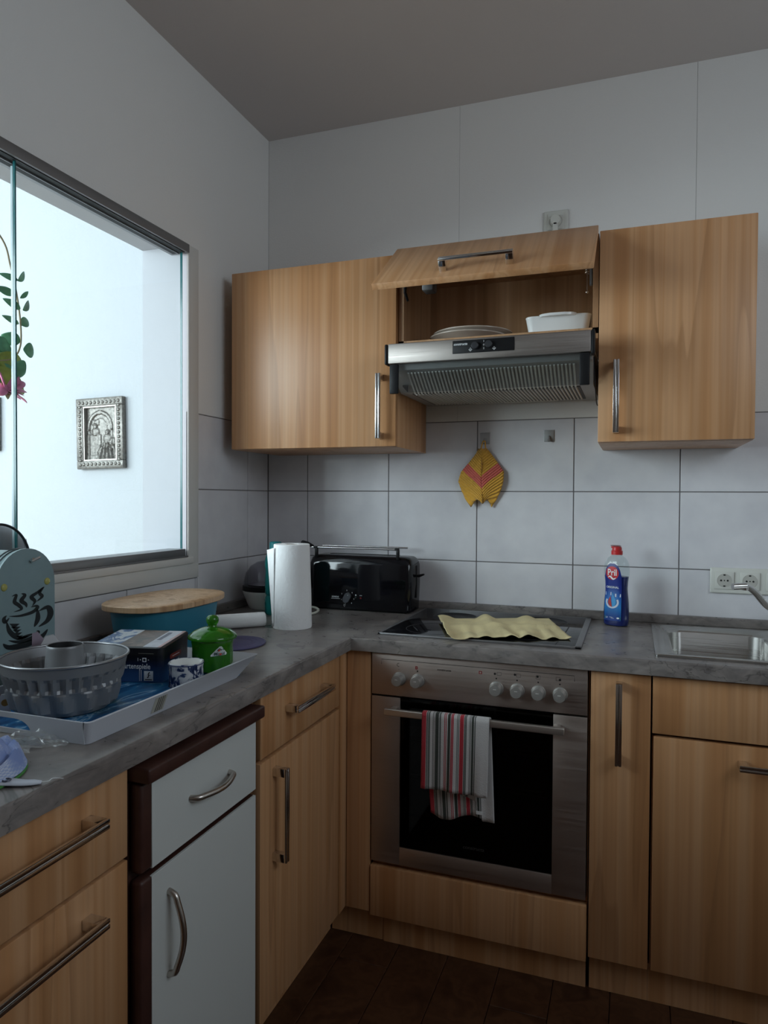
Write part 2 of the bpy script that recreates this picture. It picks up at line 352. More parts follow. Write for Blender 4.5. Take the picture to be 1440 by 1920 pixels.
# ------------------------------------------------------------ helpers for cabinet fronts and handles
def bar_handle(axis, face, c0, c1, fixed, out, parent, name='handle'):
    """square footed bar handle. face plane value, out = +-1 direction; axis along which bar runs"""
    mb = MB(); s = .030*out
    def bx(a0, a1, d0, d1, f0, f1, b):
        d0, d1 = sorted((face+d0, face+d1))
        if axis == 'zy': mb.box(f0, f1, d0, d1, a0, a1, b=b)          # vertical on a y-facing front
        elif axis == 'xy': mb.box(a0, a1, d0, d1, f0, f1, b=b)        # horizontal on a y-facing front
        elif axis == 'yx': mb.box(d0, d1, a0, a1, f0, f1, b=b)        # horizontal on an x-facing front
        elif axis == 'zx': mb.box(d0, d1, f0, f1, a0, a1, b=b)
    w = .008
    bx(c0, c1, s, s+.007*out, fixed-w, fixed-.0012, .0012); bx(c0, c1, s, s+.007*out, fixed+.0012, fixed+w, .0012)
    bx(c0+.001, c1-.001, s-.002*out, s+.0045*out, fixed-.0015, fixed+.0015, 0)
    for a in (c0, c1-.020): bx(a, a+.020, .0003*out, s+.001*out, fixed-w, fixed+w, .001)
    return P(name, mb, CHROME, parent)
def front(name, parent, x0, x1, y0, y1, z0, z1, m=None): return P(name, MB().box(x0, x1, y0, y1, z0, z1, b=.0018), m or BEECH, parent)

# ------------------------------------------------------------ base cabinets, back run
Dy = -.5732
t = thing('corner_filler', 'narrow beech corner filler between oven and left run of cabinets', 'filler', (.6, -.56, 0))
P('panel', MB().box(.5805, .6535, Dy, -.556, .10, .8595, b=.001), BEECH, t)
P('panel', MB().box(.5605, .5785, -.619, Dy+.012, .10, .8595, b=.001), BEECH, t)
P('plinth', MB().box(.52, .684, -.536, -.52, .0005, .098), BEECH, t)
t = thing('oven_cabinet', 'beech oven housing with a wide drawer front below the oven', 'cabinet', (.957, -.3, 0))
P('side_panel', MB().box(.655, .6575-.0005, -.55, -.03, .1, .8595), BEECH, t)
P('side_panel', MB().box(1.2585, 1.261, -.55, -.03, .1, .8595), BEECH, t)
P('shelf', MB().box(.6575, 1.258, -.55, -.03, .235, .25), BEECH, t)
front('drawer', t, .6565, 1.2595, Dy-.004, -.553, .092, .2385)
P('plinth', MB().box(.686, 1.257, -.54, -.524, .0005, .094), BEECH, t)
def chas(parent, x0, x1, y0, y1, z0, z1): P('body', MB().box(x0, x1, y0, y1, z0, z1), BEECH, parent)
t = thing('pullout_cabinet', 'narrow beech pull-out cabinet with a long vertical handle right of oven', 'cabinet', (1.338, -.3, 0))
chas(t, 1.2635, 1.411, -.553, -.03, .1, .859)
d = front('door', t, 1.2645, 1.410, Dy, -.5535, .104, .856)
bar_handle('zy', Dy, .628, .836, 1.334, -1, d)
P('plinth', MB().box(1.266, 1.411, -.5365, -.5205, .0005, .099), BEECH, t)
t = thing('sink_cabinet', 'beech sink cabinet with blank top front and a door below the sink', 'cabinet', (1.716, -.3, 0))
chas(t, 1.4145, 2.016, -.553, -.03, .1, .70)
front('front_panel', t, 1.4145, 2.014, Dy, -.5535, .711, .856)
d = front('door', t, 1.4175, 2.014, Dy, -.5535, .104, .703)
bar_handle('xy', Dy, 1.609, 1.817, .660, -1, d)
P('plinth', MB().box(1.4115, 2.3, -.5365, -.5205, .0005, .099), BEECH, t)

# ------------------------------------------------------------ left run
Dx = .5783
t = thing('drawer_door_cabinet', 'beech base cabinet with one drawer over a door, left of the corner', 'cabinet', (.3, -.85, 0))
chas(t, .03, .5575, -1.075, -.6235, .1, .8595)
d = front('drawer', t, .558, Dx, -1.0745, -.625, .708, .856)
bar_handle('yx', Dx, -.955, -.735, .793, 1, d)
d = front('door', t, .558, Dx, -1.0745, -.625, .104, .6985)
bar_handle('zx', Dx, .452, .672, -1.010, 1, d)
P('plinth', MB().box(.50, .516, -1.075, -.54, .0005, .099), BEECH, t)
t = thing('drawer_cabinet', 'beech cabinet of deep drawers with wide bar handles at the left edge', 'cabinet', (.3, -1.76, 0))
chas(t, .03, .5575, -2.113, -1.513, .1, .8595)
for z0, z1, hz in ((.7045, .856, .802), (.392, .6985, .648), (.104, .387, .33)):
    d = front('drawer', t, .558, Dx, -2.112, -1.5135, z0, z1)
    bar_handle('yx', Dx, -2.03, -1.597, hz, 1, d)
P('plinth', MB().box(.50, .516, -2.113, -1.513, .0005, .099), BEECH, t)
# white fronted free-standing unit
t = thing('white_front_cabinet', 'brown framed cabinet with white drawer and door, standing under the worktop', 'cabinet', (.32, -1.31, 0))
P('body', MB().box(.06, .57, -1.503, -1.126, .05, .82, b=.003), BROWN, t)
P('top_board', MB().box(.05, .6155, -1.506, -1.119, .8245, .8505, b=.004, seg=3), BROWN, t)
for nm, z0, z1 in (('drawer', .668, .8215), ('door', .06, .657)):
    d = P(nm, MB().box(.572, .597, -1.5035, -1.1265, z0, z1, b=.007, seg=3), BROWN, t)
    P('face', MB().box(.590, .5985, -1.477, -1.130, z0+.001, z1-.001, b=.0006, seg=1), WHITEF, d, label='white front face')
    if nm == 'drawer': path = [(.598, -1.368, .7455), (.612, -1.362, .7455)]+[(.612+.016*math.sin(PI*k/12), -1.362+.120*k/12, .7455) for k in range(1, 12)]+[(.612, -1.242, .7455), (.598, -1.236, .7455)]
    else: path = [(.598, -1.432, .607), (.612, -1.432, .602)]+[(.612+.018*math.sin(PI*k/12), -1.432, .602-.138*k/12) for k in range(1, 12)]+[(.612, -1.432, .464), (.598, -1.432, .459)]
    P('handle', MB().tube(curve(path, 2), .0058, 12), NICKEL, d, label='bow handle')
P('base', MB().box(.09, .545, -1.49, -1.14, .0005, .051), BROWN, t)

# ------------------------------------------------------------ worktop
t = thing('worktop', 'L shaped grey slate look worktop running round the kitchen corner', 'worktop', (.3, -.3, .861))
z0 = .861; fx, fy = .5983, -.590
mb = MB()
poly = [(.003, -2.35), (fx, -2.35), (fx, fy), (2.45, fy), (2.45, -.003), (2.05, -.003), (2.05, -.0), (.003, -.0)]
# slab pieces round the sink cut-out (1.44..2.0 x -.50..-.085)
b_ = .0035
def slabpiece(x0, x1, y0, y1): mb.box(x0, x1, y0, y1, z0, Z)
outer = [(.001, -2.35), (fx, -2.35), (fx, fy), (2.45, fy), (2.45, -.001), (.001, -.001)]
bm = mb.bm
ov = [bm.verts.new((x, y, Z)) for x, y in outer]; hv = [bm.verts.new((x, y, Z)) for x, y in rrect(1.437, 1.742, -.512, -.095, .03, 3)]
oe = [bm.edges.new((ov[i], ov[(i+1) % 6])) for i in range(6)]; he = [bm.edges.new((hv[i], hv[(i+1) % len(hv)])) for i in range(len(hv))]
bmesh.ops.triangle_fill(bm, use_beauty=True, edges=oe+he)
ext = bmesh.ops.extrude_face_region(bm, geom=list(bm.faces))
bmesh.ops.translate(bm, vec=(0, 0, z0-Z), verts=[v for v in ext['geom'] if isinstance(v, bmesh.types.BMVert)])
be = [e for e in bm.edges if all(abs(v.co.z-Z) < 1e-5 for v in e.verts) and (all(abs(v.co.y-fy) < 1e-4 for v in e.verts) or all(abs(v.co.x-fx) < 1e-4 for v in e.verts))]
bmesh.ops.bevel(bm, geom=be, offset=.005, segments=3, affect='EDGES', profile=.5)
P('slab', mb, SLATE, t, smooth=50)
P('upstand', MB().box(.002, 2.45, -.0215, -.0005, Z+.0002, .9278, b=.003), SLATE, t)
P('upstand', MB().box(.0005, .0215, -2.35, -.022, Z+.0002, .9278, b=.003), SLATE, t)

# ------------------------------------------------------------ hob, sink, tap
t = thing('ceramic_hob', 'black glass ceramic hob with a steel rim set in the worktop', 'hob', (.947, -.275, Z))
P('glass', MB().box(.664, 1.2295, -.5195, -.033, Z+.0005, Z+.0045, b=.001), BLACKG, t)
mb = MB()
for a in ((.6574, 1.2362, -.5264, -.5185), (.6574, 1.2362, -.034, -.0262), (.6574, .6650, -.5264, -.0262), (1.2190, 1.2362, -.5264, -.0262)): mb.box(*a, Z+.0003, Z+.0062, b=.0012)
P('frame', mb, ALU, t)
for cx, cy, r in ((.80, -.40, .09), (1.08, -.39, .075), (.80, -.16, .072), (1.08, -.16, .09)):
    P('zone_ring', MB().tube([(cx+r*math.cos(2*PI*i/40), cy+r*math.sin(2*PI*i/40), Z+.00455) for i in range(40)], .0005, 4, closed=True), mat('zone_print', (.05, .05, .055), .4), t)
t = thing('sink', 'stainless steel inset sink with a rounded basin beside the dish soap', 'sink', (1.58, -.3, Z))
mb = MB()
o_ = rrect(1.4205, 2.2, -.5405, -.0665, .006, 5); i_ = rrect(1.468, 1.728, -.495, -.128, .038, 5)
def zr(pts, z): return [Vector((x, y, z)) for x, y in pts]
def shr(pts, k):
    cx, cy = 1.598, -.3115; return [(cx+(x-cx)*k, cy+(y-cy)*k) for x, y in pts]
mb.loft([zr(o_, Z+.0005), zr(o_, Z+.005), zr(rrect(1.4235, 2.197, -.5375, -.0695, .006, 5), Z+.0065), zr(rrect(1.444, 1.752, -.517, -.090, .02, 5), Z+.0055),
         zr(rrect(1.451, 1.746, -.510, -.097, .028, 5), Z+.0015), zr(rrect(1.461, 1.735, -.502, -.120, .035, 5), Z+.0008), zr(i_, Z-.006), zr(shr(i_, .965), Z-.10), zr(shr(i_, .93), Z-.145), zr(shr(i_, .80), Z-.16)], False, True)
P('basin', mb, SINKM, t, smooth=50)
P('drain', MB().lathe([(.0, .0), (.042, 0), (.042, .003), (.036, .004), (.03, .001), (0, .001)], 28, (1.587, -.31, Z-.1605)), CHROME, t)
t = thing('mixer_tap', 'chrome mixer tap spout reaching in over the sink', 'tap', (1.80, -.085, Z))
P('body', MB().lathe([(0, 0), (.026, 0), (.026, .006), (.022, .012), (.021, .075), (.018, .082), (0, .084)], 28, (1.80, -.085, Z+.0065)), CHROME, t)
sp = curve([(1.80, -.095, .950), (1.775, -.115, .968), (1.735, -.150, .993), (1.700, -.185, 1.032), (1.678, -.207, 1.050), (1.664, -.222, 1.055)], 6)
P('spout', MB().tube(sp, [.0115-.0035*i/(len(sp)-1) for i in range(len(sp))], 16), CHROME, t)
P('aerator', MB().cyl((1.668, -.220, 1.056), (1.668, -.220, 1.043), .0085, 20).cyl((1.670, -.219, 1.0545), (1.634, -.232, 1.0525), .0098, 24), CHROME, t)
P('lever', MB().tube([(1.80, -.085, .99), (1.80, -.085, 1.005), (1.82, -.12, 1.02), (1.84, -.16, 1.03)], .006, 12), CHROME, t)

# ------------------------------------------------------------ oven
t = thing('oven', 'stainless steel built-in oven with a black glass door and six knobs', 'oven', (.957, -.3, .25))
mb = MB()
for a in ((.66, .675, -.548, -.05, .252, .8575), (1.24, 1.2565, -.548, -.05, .252, .8575), (.675, 1.24, -.06, -.05, .252, .8575), (.675, 1.24, -.548, -.06, .252, .275), (.675, 1.24, -.548, -.06, .735, .8575)): mb.box(*a)
P('cavity', mb, DARKIN, t)
P('control_panel', MB().box(.6575, 1.2565, Dy, -.549, .7372, .8565, b=.0015), STEEL, t)
def pf(x, z): return Vector((x, Dy-.0004, z))
mb = MB().stroke([(.687, .825), (.687, .8395), (1.223, .8395), (1.223, .825)], .0006, pf)
for k, x in enumerate((.736, .791, 1.014, 1.070, 1.126, 1.182)):
    mb.disc(x+.004, .8135, .0022 if k else .001, pf, 10)
    if k > 1: mb.disc(x+(.006, .004, .008, .010)[k-2]-.006, (.826, .8285, .8285, .825)[k-2], .0032, pf, 10)
mb.stroke([(.7385+.0045*math.cos(R(a)), .827+.0045*math.sin(R(a))) for a in range(60, 310, 20)], .0006, pf)
for k, x in enumerate((1.020, 1.072, 1.124, 1.176)): mb.stroke([(x, .8225), (x+.011, .8225), (x+.011, .8315), (x, .8315), (x, .8225)], .0004, pf)
mb.text('constructa', .0085, lambda x, y: pf(.872+x, .8235+y), sx=1.1)
P('marking', mb, INK, t, smooth=0, label='black printed line, dots and lettering on panel')
for a, b, c, d, q in ((.7885, .7950, .8185, .8275, (.7912, .7924, .820, .8258)), (.970, .9785, .8220, .8300, (.9722, .9763, .8238, .8282))):
    rm = P('symbol', MB().rect(a, b, c, d, pf), mat('red_print', (.28, .02, .02), .5), t, smooth=0, label='red printed symbol')
    P('symbol_mark', MB().rect(*q, lambda x, z: pf(x, z)+Vector((0, -.0003, 0))), mat('pale_print', (.5, .42, .38), .5), rm, smooth=0)
for k, x in enumerate((.741, .796, 1.019, 1.075, 1.131, 1.187)):
    def kn(p): return Vector((x+p.x, Dy-.0002-p.z, .787+p.y))
    kb = P('knob', MB().lathe([(0, 0), (.0195, 0), (.0195, .003), (.0180, .006), (.0165, .0065), (.0158, .026), (.0145, .029), (.006, .0295), (0, .0295)], 28, (0, 0, 0), kn), KNOBM, t)
    P('pointer', MB().box(x-.004, x+.004, Dy-.0305, Dy-.0295, .787+.003, .787+.0045), WHITEPL, kb)
# door
d = P('door', MB().box(.6595, 1.2545, -.5705, -.567, .254, .7325), OVENG, t)
mb = MB().box(.6575, .7437, Dy, -.5495, .2517, .7325, b=.0012).box(1.1697, 1.2565, Dy, -.5495, .2517, .7325, b=.0012).box(.7438, 1.1696, Dy, -.5495, .2517, .3030, b=.0006)
P('door_frame', mb, STEEL, d, label='brushed steel frame')
mb = MB().box(.7437, .765, -.5665, -.5505, .30, .7325).box(1.155, 1.17, -.5665, -.5505, .30, .7325).box(.765, 1.155, -.5665, -.5505, .30, .395).box(.765, 1.155, -.5665, -.5505, .655, .7325)
P('black_border', mb, BLACKP, d)
mb = MB().box(.7105, 1.2025, -.622, -.608, .6935, .7125, b=.003, seg=3)
for x in (.722, 1.172): mb.box(x, x+.018, -.608, -.5737, .698, .708, b=.001)
P('handle', mb, mat('satin_handle', (.60, .56, .52), .34, .9), d, label='satin bar handle')
P('lettering', MB().text('constructa', .014, lambda x, y: Vector((.958+x, -.5708, .336+y)), shear=.2), mat('faint_print', (.05, .05, .05), .5), d, smooth=0)
for z in (.49, .60):
    mb = MB()
    for y in (-.53, -.50): mb.cyl((.68, y, z), (1.235, y, z), .0022, 8)
    for k in range(19): mb.cyl((.69+k*.03, -.53, z), (.69+k*.03, -.08, z), .0013, 6)
    P('rack', mb, CHROME, t)

# ------------------------------------------------------------ wall cabinets
ZT, ZB, Du, Dc = 2.0687, 1.465, -.3503, -.3305
def wallcab(name, label, x0, x1, hx):
    t = thing(name, label, 'cabinet', ((x0+x1)/2, -.17, ZB))
    P('body', MB().box(x0+.0008, x1-.0008, Dc, -.002, ZB, ZT, b=.0008), BEECH, t)
    d = front('door', t, x0+.0005, x1-.0005, Du, Dc-.0005, ZB+.001, ZT)
    bar_handle('zy', Du, 1.489, 1.694, hx, -1, d)
wallcab('wall_cabinet', 'beech wall cabinet left of the extractor hood, in the corner', .0512, .650, .6015)
wallcab('wall_cabinet', 'beech wall cabinet right of the extractor hood, above the dish soap', 1.263, 1.6677, 1.313)
x0, x1 = .6525, 1.2605
t = thing('hood_cabinet', 'open beech hood cabinet with its flap door lifted above the hood', 'cabinet', ((x0+x1)/2, -.17, 1.76))
P('side_panel', MB().box(x0, x0+.016, Dc, -.018, 1.7515, ZT-.017), BEECH_IN, t); P('side_panel', MB().box(x1-.016, x1, Dc, -.018, 1.768, ZT-.017), BEECH_IN, t)
P('back_panel', MB().box(x0, x1, -.0175, -.002, 1.768, ZT), BEECH_IN, t)
P('top_panel', MB().box(x0, x1, Dc, -.018, ZT-.0165, ZT), BEECH_IN, t); P('shelf', MB().box(x0, x1, Dc, -.018, 1.7825, 1.7995), BEECH_IN, t)
hinge = Vector((0, -.345, ZT)); L = .2895; ang = -math.atan2(.230, .1757)
fl_ = P('door', MB().box(x0+.001, x1-.001, -.019, 0, -L, 0, b=.0018), BEECH, t, raw=True, label='lifted flap door')
fl_.location = Vector((0, hinge.y, hinge.z))-BASE[t.name]; fl_.rotation_euler = (ang, 0, 0); BASE[fl_.name] = Vector((0, 0, 0))
bar_handle('xy', -.019, .845, 1.051, -.242, -1, fl_)
P('stay', MB().tube([(.676, -.31, 2.03), (.678, -.345, 1.985), (.680, -.355, 1.945), (.683, -.335, 1.925)], [.008, .006, .005, .004], 8), BLACKP, t)
P('hinge_mount', MB().box(.735, .772, -.36, -.31, 1.945, 2.045, b=.006), mat('grey_hinge', (.10, .10, .10), .5), t)
sp = [(1.226+.0055*math.cos(k*.9), -.30+.0055*math.sin(k*.9), 1.965+.0010*k) for k in range(64)]
P('stay', MB().tube(sp, .0012, 5).cyl((1.226, -.30, 1.915), (1.226, -.30, 2.045), .0020, 10).sphere((1.226, -.30, 1.912), .0045), CHROME, t)
P('stay', MB().box(1.2345, 1.2435, -.325, -.31, 1.925, 2.04, b=.002), mat('grey_hinge2', (.16, .155, .15), .5), t)

# ------------------------------------------------------------ extractor hood
t = thing('extractor_hood', 'slim steel extractor hood with glass visor under the open cabinet', 'hood', (.957, -.2, 1.63))
mb = MB(); prof = [(-.022, 1.632), (-.34, 1.632), (-.425, 1.690), (-.435, 1.745), (-.022, 1.750)]
mb.prism(prof, lambda y, z, d: Vector((d, y, z)), .664, 1.2495)
P('body', mb, mat('hood_grey', (.34, .32, .30), .42, .4), t)
P('front_panel', MB().box(.658, 1.248, -.452, -.4365, 1.7065, 1.7665, b=.003), HSTEEL, t, label='brushed steel front strip')
P('end_cap', MB().box(.6475, .6578, -.455, -.42, 1.704, 1.7655, b=.004), BLACKP, t); P('end_cap', MB().box(1.2482, 1.2585, -.455, -.42, 1.700, 1.768, b=.004), BLACKP, t)
mb = MB().box(.8588, 1.0390, -.4532, -.4515, 1.7235, 1.7610, b=.0015)
cp = P('control_strip', mb, BLACKP, t)
def hf(x, z): return Vector((x, -.4535, z))
mb = MB().text('constructa', .0105, lambda x, y: hf(.8822+x, 1.7505+y), shear=.25, sx=.9)
P('lettering', mb, LABELW, cp, smooth=0)
for s_, z in (('1', 1.7545), ('0', 1.7445), ('2', 1.7345)): P('lettering', MB().text(s_, .0080, lambda x, y: hf(.951+x, z+y)), LABELW, cp, smooth=0)
for cx in (.912, .981):
    mb = MB().stroke([(cx-.005, 1.7335), (cx, 1.7285), (cx+.005, 1.7335)], .0006, hf).stroke([(cx-.0025, 1.7345), (cx, 1.7315), (cx+.0025, 1.7345), (cx, 1.7385), (cx-.0025, 1.7345)], .0005, hf)
    P('symbol', mb, LABELW, cp, smooth=0)
for cx, cz in ((.9265, 1.743), (.9665, 1.7445)):
    P('knob', MB().lathe([(0, 0), (.0105, 0), (.0105, .009), (.009, .0105), (0, .0105)], 24, (0, 0, 0), lambda p: Vector((cx+p.x, -.4533-p.z, cz+p.y))), mat('dark_knob', (.035, .036, .04), .3), cp)
P('visor', MB().box(.690, 1.217, -.4425, -.4395, 1.6185, 1.706), VISOR, t, label='smoked glass visor')
for x in (.662, 1.2175): P('visor_bracket', MB().box(x, x+.0275, -.449, -.438, 1.6165, 1.7055, b=.003), BLACKP, t)
# filter grilles: sloped front and flat underside, each slat a bar
n_sl = 46
FIL = mat('filter_metal', (.60, .56, .50), .4, .35); mb = MB(); mb2 = MB()
for k in range(n_sl):
    x = .712+k*(1.20-.712)/(n_sl-1)
    mb.loft([[Vector((x+a, y, z-.0015+q)) for a, q in ((-.0032, 0), (.0032, 0), (.0020, -.0035), (-.0020, -.0035))] for y, z in ((-.080, 1.632), (-.33, 1.632))])
    mb2.loft([[Vector((x+a, y, z-.0015+q)) for a, q in ((-.0032, 0), (.0032, 0), (.0020, -.0035), (-.0020, -.0035))] for y, z in ((-.342, 1.6325), (-.418, 1.6845))])
g = P('filter', MB().box(.70, 1.212, -.335, -.07, 1.6300, 1.6316), mat('filter_dark', (.05, .045, .04), .6), t)
o = P('slats', mb, FIL, g); o['kind'] = 'stuff'
o = P('slats', mb2, FIL, g); o['kind'] = 'stuff'
for x in (.69, 1.222): P('clip', MB().loft([[Vector((x-.009, -.375, 1.653)), Vector((x+.009, -.375, 1.653)), Vector((x+.001, -.352, 1.638))], [Vector((x-.009, -.378, 1.649)), Vector((x+.009, -.378, 1.649)), Vector((x+.001, -.355, 1.633))]]), BLACKP, t)
P('handle_slot', MB().box(.82, 1.12, -.068, -.052, 1.6285, 1.6318, b=.001), FIL, t)
tag(P('power_cord', MB().tube(curve([(1.2535, -.41, 1.70), (1.2545, -.38, 1.66), (1.256, -.33, 1.61), (1.2565, -.28, 1.585), (1.2575, -.2, 1.59)], 6), .0016, 8), BLACKP), 'thin black cord hanging at the right side of the hood', 'cord')

# plates and dish on the hood cabinet shelf
def plate(z, r, label, cx, cy):
    t = P('plate', MB().lathe([(0, 0), (r*.55, 0), (r*.60, .004), (r*.97, .0225), (r, .0245), (r, .0275), (r*.965, .0270), (r*.6, .0085), (0, .006)], 56, (0, 0, 0)), CREAMPL)
    t.location = (cx, cy, z); tag(t, label, 'plate', 'stacked plates on the hood cabinet shelf')
plate(1.7997, .128, 'lower of the two large cream plates stacked in the open cabinet', .845, -.185)
plate(1.8117, .130, 'upper of the two large cream plates stacked in the open cabinet', .858, -.180)
t = thing('casserole_dish', 'white porcelain baking dish in the open cabinet right of the plates', 'dish', (1.138, -.205, 1.7999), R(2), local=True)
mb = MB(); S = [(0, .86, .0), (0.002, .89, .0), (.012, .91, 0), (.052, .985, 0), (.056, 1.0, 0), (.058, .99, 0), (.056, .965, 0), (.015, .87, 0), (.010, .80, 0)]
def dr(k): return rrect(-.098*k, .098*k, -.075*k, .075*k, .022*k, 6)
mb.loft([[Vector((x, y, z)) for x, y in dr(k)] for z, k, _ in S])
P('bowl', mb, PORC, t, smooth=50)
for s in (-1, 1):
    pts = [(-.055, 0), (-.045, .012), (-.02, .020), (.02, .020), (.045, .012), (.055, 0)]
    P('grip', MB().prism(pts, lambda x, y, d: Vector((x, s*(.0725+y), .0535+d)), 0, .0075), PORC, t)

# ------------------------------------------------------------ sockets, hooks, pot holder
SOCK = mat('socket_cream', (.66, .66, .61), .35); HOLE = mat('socket_hole', (.02, .02, .02), .6); RECESS = mat('socket_recess', (.48, .47, .43), .4)
def schuko(cx, cz, y, parent, holes=True):
    ins = P('insert', MB().box(cx-.0275, cx+.0275, y-.0035, y, cz-.0275, cz+.0275, b=.001), SOCK, parent)
    def f(p): return Vector((cx+p.x, y-.0035-p.z, cz+p.y))
    P('rim', MB().lathe([(.0215, -.001), (.0215, .0006), (.0200, .0006), (.0195, -.001)], 36, (0, 0, 0), f), RECESS, ins)
    if holes:
        mb = MB().lathe([(0, .0001), (.0195, .0001), (.0195, .0003), (0, .0003)], 32, (0, 0, 0), f); P('recess', mb, RECESS, ins)
        mb = MB()
        for a in (-.0095, .0095): mb.cyl((cx+a, y-.0038, cz), (cx+a, y-.0044, cz), .0030, 12)
        for a in (-.0175, .0175): mb.box(cx-.003, cx+.003, y-.0044, y-.0038, cz+a-.002, cz+a+.002)
        mb.cyl((cx, y-.0038, cz), (cx, y-.0042, cz), .0020, 10); P('contact', mb, HOLE, ins)
t = thing('triple_socket', 'cream triple wall socket on the tiles behind the tap', 'socket', (1.708, 0, 1.046))
P('cover_frame', MB().box(1.5965, 1.8165, -.0095, -.0003, 1.0055, 1.0865, b=.004, seg=3), SOCK, t)
for k in range(3): schuko(1.6370+.0725*k, 1.0465, -.0096, t)
t = thing('wall_socket', 'single wall socket high above the hood cabinet', 'socket', (1.1035, 0, 2.238))
P('cover_frame', MB().box(1.0635, 1.1435, -.0090, .0002, 2.200, 2.280, b=.004, seg=3), SOCK, t)
schuko(1.1035, 2.242, -.0091, t, False)
t = thing('mains_plug', 'white plug in the socket high above the hood cabinet', 'plug', (1.1035, -.013, 2.242))
P('body', MB().cyl((1.1035, -.0132, 2.242), (1.1035, -.030, 2.242), .0185, 28, .016).box(1.0945, 1.1125, -.030, -.014, 2.196, 2.235, b=.004), SOCK, t)
P('cord', MB().tube(curve([(1.1035, -.023, 2.198), (1.1035, -.022, 2.15), (1.104, -.014, 2.10), (1.104, -.010, 2.075)], 5), .0035, 8), SOCK, t)
def hook(cx, cz, m, label):
    t = thing('wall_hook', label, 'hook', (cx, 0, cz), group='square steel hooks on the tiles')
    P('plate', MB().box(cx-.0165, cx+.0165, -.0035, -.0004, cz-.019, cz+.021, b=.0008), m, t)
    P('peg', MB().tube([(cx, -.0030, cz-.001), (cx, -.012, cz-.010), (cx, -.016, cz-.017), (cx, -.018, cz-.013)], .0042, 10), m, t)
hook(.8655, 1.5125, mat('hook_steel', (.44, .44, .45), .45, .3), 'square steel hook with the pot holder hanging from it')
hook(1.0880, 1.5165, mat('hook_dark', (.34, .335, .33), .5, .2), 'bare square steel hook on the tiles right of the pot holder')
def knit():
    m = mat('knit_cotton', (.62, .33, .03), .95, sheen=.3); t = m.node_tree; b = t.nodes['Principled BSDF']
    tc = nd(t, 'ShaderNodeTexCoord'); sp = nd(t, 'ShaderNodeSeparateXYZ'); t.links.new(tc.outputs['UV'], sp.inputs[0])
    c = ramp(t, sp.outputs[1], [(0, (.80, .41, .050)), (.40, (.76, .15, .11)), (.62, (.80, .41, .050))], 'CONSTANT'); t.links.new(c, b.inputs['Base Color'])
    w = nd(t, 'ShaderNodeMath', operation='SINE'); mu = nd(t, 'ShaderNodeMath', operation='MULTIPLY'); mu.inputs[1].default_value = 120; t.links.new(sp.outputs[1], mu.inputs[0]); t.links.new(mu.outputs[0], w.inputs[0])
    bp = nd(t, 'ShaderNodeBump', Strength=.7, Distance=.003); t.links.new(w.outputs[0], bp.inputs['Height'])
    n = nd(t, 'ShaderNodeTexNoise', Scale=260.0, Detail=2.0); t.links.new(tc.outputs['Object'], n.inputs['Vector'])
    bp2 = nd(t, 'ShaderNodeBump', Strength=.6, Distance=.002); t.links.new(n.outputs[0], bp2.inputs['Height']); t.links.new(bp.outputs[0], bp2.inputs['Normal']); t.links.new(bp2.outputs[0], b.inputs['Normal']); return m
KNIT = knit()
t = thing('pot_holder', 'orange and pink knitted pot holder hanging from a steel hook', 'pot holder', (.862, -.02, 1.28))
def outline(z):   # half widths left, right at height fraction
    tab = [(0, .038, .032), (.12, .058, .050), (.28, .075, .067), (.42, .085, .075), (.58, .074, .076), (.75, .045, .052), (.90, .022, .030), (1, .012, .014)]
    for (a, l0, r0), (b, l1, r1) in zip(tab, tab[1:]):
        if a <= z <= b:
            k = (z-a)/(b-a); return l0+(l1-l0)*k, r0+(r1-r0)*k
mb = MB(); uvl = mb.bm.loops.layers.uv.verify()
def side(s):
    def f(u, v):
        l, r = outline(v); w = l if s < 0 else r
        zz = 1.283+v*.193; x = .8600+(.0085 if s > 0 else 0)*v*0+s*w*u
        cut = (.020*(math.sin(u*PI)) - .012*u)*(1-v)**3 if v < .5 else 0
        y = -.034+.022*u+.004*math.sin(v*9+s)+(-.006 if s < 0 else 0)*u
        return Vector((x+.006*(1-v)*(1-u), y, zz+cut))
    return f
me = MB()
for s in (-1, 1):
    g = MB(); V = g.grid(14, 24, side(s)); uv = g.bm.loops.layers.uv.verify()
    for fc in g.bm.faces:
        for l in fc.loops:
            u, v = l[uv].uv; l_, r_ = outline(max(0, min(1, v))); w = (l_ if s < 0 else r_)*u
            l[uv].uv = (u, v-w*5.2+.14 if s < 0 else v-w*4.2+.11)
    P('knitted_half', g, KNIT, t, smooth=60, thick=.007)
P('loop', MB().tube(curve([(.8545, -.022, 1.470), (.858, -.019, 1.487), (.8615, -.0165, 1.5005), (.8655, -.0165, 1.5035), (.8695, -.0165, 1.5005), (.871, -.019, 1.486), (.8735, -.022, 1.470)], 5), .0021, 8), mat('knit_loop', (.80, .41, .05), .9), t)

